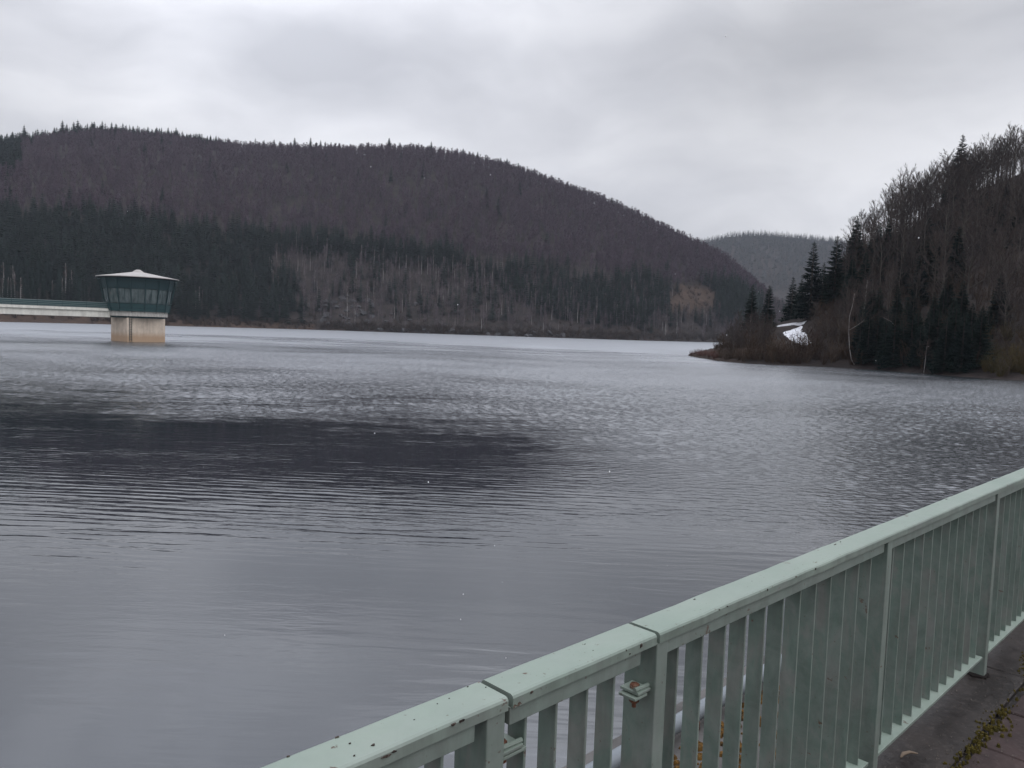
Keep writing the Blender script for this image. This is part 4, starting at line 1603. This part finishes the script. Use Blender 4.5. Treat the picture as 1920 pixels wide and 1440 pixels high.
# shrubs of the low bank: individual bushes
sh_p = Planter([tag(shrub(100 + i, 2.3, 34, 0.05, 0.9).build('bare_shrub', shrub_mat), '-', 'shrub') for i in range(4)])
rsh_p = Planter([tag(shrub(110 + i, 1.3, 40, 0.035, 0.9).build('red_shrub', redshrub_mat), '-', 'shrub') for i in range(2)])
osh_p = Planter([tag(shrub(120 + i, 2.6, 46, 0.05, 1.0).build('olive_shrub', olive_mat), '-', 'shrub') for i in range(2)])
for k in range(10):
    X = 1296 + k * 5.4
    u = pix(X, 668)[0]
    D_ = float(np.interp(u, rs_u, rs_D)) + R.uniform(1.0, 3.0)
    rsh_p.put(u * D_, D_, R.uniform(0.8, 1.3), f'low reddish shrub on the spit tip of the right bank, {ORD(k + 1)} from the left', 'shrub', 'reddish shrubs on the spit')
k = 0
for X in np.arange(1352, 1620, 4.4):
    u = pix(X, 655)[0]
    Ds0 = float(np.interp(u, rs_u, rs_D))
    Dc0 = float(np.interp(u, rc_u, rc_D))
    front = k % 2 == 0
    D_ = Ds0 + (R.uniform(1.0, 4) if front else R.uniform(6, 0.75 * (Dc0 - Ds0)))
    if (not front) and 1446 < X < 1528:
        D_ = Ds0 + R.uniform(1, 7)
    k += 1
    big = 1.0 if X > 1370 else 0.7
    lab = ('brown bare shrub at the waterline' if front else 'brown bare shrub set back from the water')
    part_ = 'left of the snowy track' if X < 1450 else ('below the snowy track' if X < 1520 else 'right of the snowy track')
    sh_p.put(u * D_, D_, R.uniform(0.9, 1.7) * big * (0.8 if front else 1.4), f'{lab} {part_}', 'shrub', f'{lab}s {part_}')
k = 0
for X in np.arange(1842, 2010, 7):
    u = pix(X, 690)[0]
    Ds0 = float(np.interp(u, rs_u, rs_D))
    D_ = Ds0 + (R.uniform(0.8, 3) if k % 2 else R.uniform(4, 14))
    k += 1
    osh_p.put(u * D_, D_, R.uniform(0.8, 1.4), 'olive brown shrub at the right edge of the photo above the water', 'shrub', 'olive shrubs at the right edge')
# small bare trees over the low bank
k = 0
for X in list(np.arange(1366, 1447, 3.2)) + list(np.arange(1516, 1600, 9)):
    u = pix(X, 640)[0]
    Ds0 = float(np.interp(u, rs_u, rs_D))
    D_ = Ds0 + R.uniform(5, 26)
    k += 1
    bare_p.put(u * D_, D_, R.uniform(0.28, 0.52), 'small bare tree on the low right bank beside the snowy track', 'tree', 'small bare trees on the low bank')
for p_ in (bare_p, spr_p, sh_p, rsh_p, osh_p):
    p_.prune()

# undergrowth over the whole right bank
ug = [tri_arrays(shrub(200 + i, 2.0, 9, 0.06, 0.9)) for i in range(5)]
pos, scl = [], []
for _ in range(2600):
    X = R.uniform(1345, 2150)
    u = pix(X, 560)[0]
    Ds0, Dc0 = float(np.interp(u, rs_u, rs_D)), float(np.interp(u, rc_u, rc_D))
    D_ = R.uniform(Ds0 + 1.0, Dc0 + 10)
    if 1446 < X < 1528 and D_ > Ds0 + 8:
        continue
    x = u * D_
    pos.append((x, D_, ground(x, D_) - 0.1))
    k = R.uniform(0.5, 1.4) * (1.0 if X > 1500 else 0.6)
    scl.append((k, k, k * (1.0 if X < 1560 else 1.7)))
tag(scatter_mesh('undergrowth', ug, pos, scl, twig_stuff), kind='stuff')


# snowy hairpin track on the low bank
def ribbon(name, pts, widths, mat, lift=0.12):
    vs, fs = [], []
    P = []
    for i in range(len(pts) - 1):
        for t in np.linspace(0, 1, 8, endpoint=False):
            P.append([pts[i][0] + (pts[i + 1][0] - pts[i][0]) * t, pts[i][1] + (pts[i + 1][1] - pts[i][1]) * t, widths[i] + (widths[i + 1] - widths[i]) * t])
    P.append([*pts[-1], widths[-1]])
    P = np.array(P)
    for i, (x, y, w) in enumerate(P):
        d = P[min(i + 1, len(P) - 1), :2] - P[max(i - 1, 0), :2]
        d = d / np.linalg.norm(d)
        nrm = np.array([-d[1], d[0]])
        for sgn in (-1, -0.33, 0.33, 1):
            q_ = np.array([x, y]) + nrm * sgn * w / 2 * (1 + R.uniform(-0.2, 0.2) * (abs(sgn) == 1))
            vs.append((q_[0], q_[1], ground(*q_) + lift - (0.25 if abs(sgn) == 1 else 0)))
    for i in range(len(P) - 1):
        for j in range(3):
            fs.append((i * 4 + j, i * 4 + j + 1, (i + 1) * 4 + j + 1, (i + 1) * 4 + j))
    m = MB()
    m.add(vs, fs)
    return m.build(name, mat)


def on_ground(X, Y):
    """where the sight line of a pixel meets the right bank"""
    u, e = pix(X, Y)
    for D_ in np.arange(110, 260, 0.25):
        if ground(u * D_, D_) >= CAM_Z + e * D_:
            return (u * D_, D_)
    return (u * 190, 190)


tag(ribbon('snow_path', [on_ground(1455, 613), on_ground(1472, 610), on_ground(1490, 607), on_ground(1512, 604)], [0.9, 2.8, 3.2, 1.2], snow_mat, 0.2), kind='structure')
tag(ribbon('snow_path', [on_ground(1500, 614), on_ground(1484, 625), on_ground(1495, 635), on_ground(1520, 646)], [1.2, 4.4, 4.4, 1.0], snow_mat, 0.2), kind='structure')

# ------------------------------------------------------------------ far hill: forest
def in_poly(x, y, poly):
    c = False
    j = len(poly) - 1
    for i in range(len(poly)):
        xi, yi = poly[i]
        xj, yj = poly[j]
        if (yi > y) != (yj > y) and x < (xj - xi) * (y - yi) / (yj - yi) + xi:
            c = not c
        j = i
    return c


SPR_A = [(-60, 405), (150, 402), (300, 420), (440, 442), (500, 480), (540, 530), (575, 590), (575, 622), (-60, 622)]
SPR_B = [(430, 440), (600, 448), (740, 468), (850, 482), (900, 505), (830, 506), (700, 490), (560, 474), (500, 480)]
SPR_C = [(880, 505), (960, 505), (1030, 522), (1130, 548), (1180, 525), (1240, 520), (1255, 560), (1240, 615), (1120, 610), (1010, 590), (930, 545)]
SPR_D = [(1310, 528), (1390, 545), (1420, 570), (1425, 610), (1360, 605), (1335, 572)]
CLEAR = [(1258, 548), (1300, 528), (1335, 536), (1350, 566), (1340, 590), (1290, 596), (1250, 582)]
N0 = 26000
Xs = NR.uniform(-1.2, 0.6, N0)
pts = []
u = NR.uniform(-0.80, 0.42, N0)
Ds1, Dr1 = np.interp(u, sh_u, sh_D), np.interp(u, rg_u, rg_D)
tt = NR.uniform(0.0, 1.06, N0) ** 0.85
D_ = Ds1 + 4 + (Dr1 - Ds1) * tt
x = u * D_
z = height(x, D_)
PX, PY = to_pix(np.stack([x, D_, z], -1))
keep = NR.uniform(0, 1, N0) < 1.0
thin = NR.uniform(0, 1, N0)
beech, spr, mixb, brush = [], [], [], []
for i in range(N0):
    if not keep[i]:
        continue
    X, Y, zw_ = PX[i], PY[i], z[i] - WATER_Z
    jx, jy = X + NR.normal(0, 7), Y + NR.normal(0, 5)
    P = (x[i], D_[i], z[i])
    r = NR.uniform()
    if in_poly(jx, jy, CLEAR) and r < 0.95:
        if r < 0.3:
            brush.append(P)
        continue
    grassy = X < 560 and zw_ < 4.5
    if grassy:
        if r < 0.5:
            brush.append(P)
        continue
    if thin[i] > 0.62 and (in_poly(jx, jy, SPR_A) or in_poly(jx, jy, SPR_D)):
        continue
    if in_poly(jx, jy, SPR_A) or in_poly(jx, jy, SPR_D):
        (spr if r < 0.96 else mixb).append(P)
    elif in_poly(jx, jy, SPR_B):
        (spr if r < 0.85 else mixb).append(P)
    elif in_poly(jx, jy, SPR_C):
        (spr if r < 0.42 else mixb).append(P)
    elif Y > np.interp(X, [0, 440, 600, 850, 1000, 1130, 1250, 1400], [400, 450, 452, 490, 500, 520, 540, 560]):
        if thin[i] > 0.88:
            continue
        if zw_ < 12 and r < 0.42:
            brush.append(P)
        elif r < 0.07:
            spr.append(P)
        elif r < 0.80:
            mixb.append(P)
    else:
        if thin[i] > 0.55:
            continue
        if (X < 40 and Y < 330) or (X < 430 and D_[i] > Dr1[i] - 50 * (1.12 - X / 430) - 6):
            spr.append(P)
        elif r < 0.012:
            spr.append(P)
        else:
            beech.append(P)
for _ in range(1500):
    u_ = R.uniform(-0.55, 0.34)
    D1 = float(np.interp(u_, sh_u, sh_D)) + R.uniform(0.5, 10) ** 1.0
    X1 = 960 + u_ * 1440
    if X1 < 600 and R.random() < 0.6:
        continue
    brush.append((u_ * D1, D1, ground(u_ * D1, D1) - 0.2))
fs_pr = [tri_arrays(far_spruce(300 + i, 1, 11, 7, 0.15 + 0.02 * (i % 3))) for i in range(6)]
fb_pr = [tri_arrays(far_bare(320 + i, 64, 0.25, 0.030, 0.32)) for i in range(8)]
fm_pr = [tri_arrays(far_bare(340 + i, 46, 0.30, 0.020, 0.28)) for i in range(8)]
br_pr = [tri_arrays(shrub(360 + i, 1.0, 10, 0.05, 0.9)) for i in range(5)]

# nearest spruces of the stand as single trees: they show largest
spr.sort(key=lambda p: p[1])
vis = [p for p in spr if -40 < to_pix(np.array(p))[0] < 1420]
front = vis[:150]
fset = set(front)
rest = [p for p in spr if p not in fset]


def sizes(n, lo, hi, wx=1.0):
    h_ = NR.uniform(lo, hi, n)
    return np.stack([h_ * wx, h_ * wx, h_], -1)


tag(scatter_mesh('spruce_forest', fs_pr, rest, sizes(len(rest), 11, 20, 1.5), spruce_far), kind='stuff')
hb = NR.uniform(11, 16, len(beech))
tag(scatter_mesh('beech_forest', fb_pr, beech, np.stack([hb * 1.15, hb * 1.15, hb], -1), twig_far), kind='stuff')
mix_far = plant_mat('mixed_twigs_far', (0.041, 0.034, 0.036), (0.129, 0.103, 0.111), True)
tag(scatter_mesh('mixed_woodland', fm_pr, mixb, sizes(len(mixb), 7, 13, 1.25), mix_far), kind='stuff')
brush_mat = plant_mat('shore_brush', (0.027, 0.022, 0.019), (0.072, 0.051, 0.042), True)
tag(scatter_mesh('shore_brush', br_pr, brush, sizes(len(brush), 2.0, 5.0, 1.3), brush_mat), kind='stuff')

single_meshes = [far_spruce(400 + i, 1, 14, 8, 0.15 + 0.02 * (i % 3)).mesh('spruce_tree', spruce_far_o) for i in range(6)]


def single(name, me, p, s, label, cat, group):
    o = bpy.data.objects.new(name, me)
    C.objects.link(o)
    o.location = p
    o.rotation_euler = (0, 0, R.uniform(0, 6.283))
    o.scale = s
    return tag(o, label, cat, group)


def far_place(X):
    for x0, nm in ((190, 'left of the intake tower'), (340, 'behind the intake tower'), (480, 'right of the intake tower'), (620, 'above the brown grassy shore'), (900, 'around the grey rocks'), (1260, 'on the right half of the far shore')):
        if X < x0:
            return nm
    return 'below the bare orange slope'


for p in front:
    h_ = R.uniform(12, 18)
    X, Y = to_pix(np.array(p))
    w_ = far_place(X)
    single('spruce_tree', R.choice(single_meshes), p, (h_, h_, h_), f'dark spruce near the far shoreline {w_}', 'tree', f'spruces near the far shore {w_}')

# spruces along the skyline of the main hill
ridge = []
X = -12
while X < 1320:
    if X < 400:
        step = R.uniform(4, 9)
    elif X < 560:
        step = R.uniform(18, 40)
    elif X < 900:
        step = R.uniform(7, 20)
    elif X < 1040:
        step = R.uniform(9, 20)
    else:
        step = R.uniform(30, 60)
    ridge.append(X)
    X += step
for k, X in enumerate(ridge):
    u = pix(X, 300)[0]
    D_ = float(np.interp(u, rg_u, rg_D)) + R.uniform(-8, 5)
    h_ = R.choice([12, 15, 17, 21]) * R.uniform(0.9, 1.15) * (1.2 if X < 400 else (0.95 if X < 900 else 0.8))
    single('spruce_tree', R.choice(single_meshes), (u * D_, D_, ground(u * D_, D_) - 0.4), (h_ * 1.6, h_ * 1.6, h_),
           f'dark pointed spruce on the skyline of the long hill, {ORD(k + 1)} from the left', 'tree', 'spruces on the long hill skyline')
# fill of the dark belt under the left skyline
pos = []
for _ in range(420):
    X = R.uniform(-60, 420)
    u = pix(X, 280)[0]
    D_ = float(np.interp(u, rg_u, rg_D)) + R.uniform(-22, 8) * (1.0 if X < 330 else 0.5)
    pos.append((u * D_, D_, ground(u * D_, D_) - 0.4))
tag(scatter_mesh('ridge_spruce_belt', fs_pr, pos, sizes(len(pos), 11, 18, 1.4), spruce_far), kind='stuff')
# bare broadleaf fuzz on the rest of the skyline
pos = []
for _ in range(900):
    X = R.uniform(380, 1460)
    u = pix(X, 330)[0]
    D_ = float(np.interp(u, rg_u, rg_D)) + R.uniform(-15, 12)
    pos.append((u * D_, D_, ground(u * D_, D_) - 0.4))
tag(scatter_mesh('ridge_beech_belt', fb_pr, pos, sizes(len(pos), 9, 14, 1.15), twig_far), kind='stuff')

# pale birches standing out on the far slope
bm_p = []
for i in range(4):
    m_ = far_bare(500 + i, 26, 0.45, 0.014, 0.22)
    bm_p.append(m_)
b_tr = []
for i in range(4):
    r_ = random.Random(600 + i)
    q = MB()
    q.tube([(0, 0, -0.03), (r_.uniform(-.02, .02), 0, 0.4), (r_.uniform(-.04, .04), 0, 0.95)], [0.019, 0.016, 0.006], 4)
    b_tr.append(q.mesh('trunk', birch_bark))
b_cr = [m_.mesh('crown', birch_twig) for m_ in bm_p]
k = 0
zones = [(0, 60, 535, 575, 12), (80, 150, 545, 580, 6), (365, 380, 560, 590, 2), (500, 720, 470, 560, 34), (700, 960, 500, 560, 44), (590, 900, 560, 612, 16), (900, 1300, 545, 625, 40), (1240, 1330, 590, 630, 8)]
for x0, x1, y0, y1, n in zones:
    got = 0
    for _ in range(2000):
        if got >= n:
            break
        X, Y = R.uniform(x0, x1), R.uniform(y0, y1)
        u, e = pix(X, Y)
        lo_ = float(np.interp(u, sh_u, sh_D)) + 1.0
        hit = None
        for D_ in np.arange(lo_, lo_ + 330, 3):
            if ground(u * D_, D_) >= CAM_Z + e * D_:
                hit = D_
                break
        if hit is None:
            continue
        got += 1
        k += 1
        h_ = R.uniform(11, 19)
        w_ = far_place(X)
        o = empty('birch_tree', (u * hit, hit - 1.5, ground(u * hit, hit - 1.5) - 0.3), R.uniform(0, 6.28))
        o.scale = (h_, h_, h_)
        tag(o, f'slim pale stemmed birch on the far slope {w_}', 'tree', f'birches on the far slope {w_}')
        i = R.randrange(4)
        for nm, me in (('trunk', b_tr[i]), ('crown', b_cr[i])):
            c = bpy.data.objects.new(nm, me)
            C.objects.link(c)
            c.parent = o


# grey rocks in the far slope
def rock(seed):
    r = random.Random(seed)
    bm = bmesh.new()
    bmesh.ops.create_icosphere(bm, subdivisions=3, radius=1.0)
    k = [Vector((r.gauss(0, 1), r.gauss(0, 1), r.gauss(0, 1))).normalized() for _ in range(14)]
    lim = [r.uniform(0.5, 0.85) for _ in k]
    for v in bm.verts:
        for kk, l in zip(k, lim):
            d = v.co.dot(kk)
            if d > l:
                v.co -= kk * (d - l)
        v.co *= 1 + r.uniform(-0.05, 0.05)
    me = bpy.data.meshes.new('rock_outcrop')
    bm.to_mesh(me)
    bm.free()
    me.materials.append(rock_mat)
    return me


rocks = [rock(700 + i) for i in range(5)]
spots = [(612, 575), (628, 568), (640, 560), (650, 585), (668, 592), (655, 598), (640, 592), (700, 575), (735, 590), (780, 572), (797, 585), (640, 606), (690, 606), (845, 618), (880, 620), (960, 624), (1000, 620), (1030, 626), (620, 590), (662, 575), (725, 603), (770, 600)]
spots += [(R.uniform(596, 705), R.uniform(556, 610)) for _ in range(24)] + [(R.uniform(700, 1060), 0) for _ in range(16)]
for X, Y in spots:
    if Y == 0:
        Y = np.interp(X, [580, 800, 1030, 1200], [618, 625.5, 633, 638]) - R.uniform(1, 7)
    u, e = pix(X, Y)
    lo_ = float(np.interp(u, sh_u, sh_D))
    hit = lo_ + 3
    for D_ in np.arange(lo_, lo_ + 200, 2):
        if ground(u * D_, D_) >= CAM_Z + e * D_:
            hit = D_
            break
    s_ = R.uniform(1.2, 3.0)
    w_ = 'left of the birches' if X < 672 else ('mid slope' if X < 800 else 'at the waterline')
    single('rock_outcrop', R.choice(rocks), (u * hit, hit - 1, ground(u * hit, hit - 1)), (s_ * 1.5, s_, s_ * R.uniform(0.7, 1.2)), f'grey rock outcrop on the far shore slope, {w_}', 'rock', f'grey rocks on the far shore, {w_}')

# the farther misty hill: one even mass of conifers
pos = []
for _ in range(5200):
    X = R.uniform(1180, 1760)
    u = pix(X, 450)[0]
    Df = float(np.interp(u, fr_u, fr_D))
    D_ = Df - abs(R.gauss(0, 1)) * 330 + 10
    if D_ < 1450:
        continue
    pos.append((u * D_, D_, ground(u * D_, D_) - 1))
for X in np.arange(1180, 1760, 3.2):
    u = pix(X, 440)[0]
    Df = float(np.interp(u, fr_u, fr_D)) + R.uniform(-6, 6)
    pos.append((u * Df, Df, ground(u * Df, Df) - 1))
fl_pr = [tri_arrays(far_spruce(800 + i, 1, 6, 5, 0.2)) for i in range(4)]
distant_mat = plant_mat('distant_needles', (0.030, 0.034, 0.034), (0.060, 0.064, 0.064), True)  # needle colour lightened to imitate thicker haze on this hill
tag(scatter_mesh('distant_forest', fl_pr, pos, sizes(len(pos), 11, 20, 1.25), distant_mat), kind='stuff')

# ------------------------------------------------------------------ snow in the air (uncountable specks)
fl = MB()
rf = random.Random(21)
for _ in range(420):
    D_ = rf.uniform(2.5, 22)
    p = np.array([rf.uniform(-0.8, 0.8) * D_, D_, CAM_Z + rf.uniform(-0.45, 0.55) * D_])
    if p[2] < WATER_Z + 0.3:
        continue
    pr_ = (p[0] * -math.sin(ANG) + p[1] * math.cos(ANG))
    if pr_ < 1.0 or rf.random() < 0.5:
        continue
    r = rf.uniform(0.0014, 0.0034)
    vs = [tuple(p + r * np.array(a)) for a in ((1, 0, 0), (-1, 0, 0), (0, 1, 0), (0, -1, 0), (0, 0, 1.3), (0, 0, -1.3))]
    fl.add(vs, [(0, 2, 4), (2, 1, 4), (1, 3, 4), (3, 0, 4), (2, 0, 5), (1, 2, 5), (3, 1, 5), (0, 3, 5)])
flake_mat, _, _ = pmat('snowflake', (0.9, 0.9, 0.92), 0.6, 0.2)
tag(fl.build('falling_snow', flake_mat), kind='stuff')

# ------------------------------------------------------------------ air
HAZE = 0.000068
hz = MB()
hz.box(-2400, 2400, -450, 2750, WATER_Z - 4.5, 480)
hm = bpy.data.materials.new('haze_air')
hm.use_nodes = True
ht = hm.node_tree
ht.nodes.clear()
ho = ht.nodes.new('ShaderNodeOutputMaterial')
hv = ht.nodes.new('ShaderNodeVolumePrincipled')
hv.inputs['Color'].default_value = (0.84, 0.90, 1.0, 1)
hv.inputs['Density'].default_value = HAZE
hv.inputs['Anisotropy'].default_value = 0.2
ht.links.new(hv.outputs[0], ho.inputs['Volume'])
tag(hz.build('haze', hm), kind='stuff')
S.cycles.volume_bounces = 1
S.cycles.max_bounces = 8
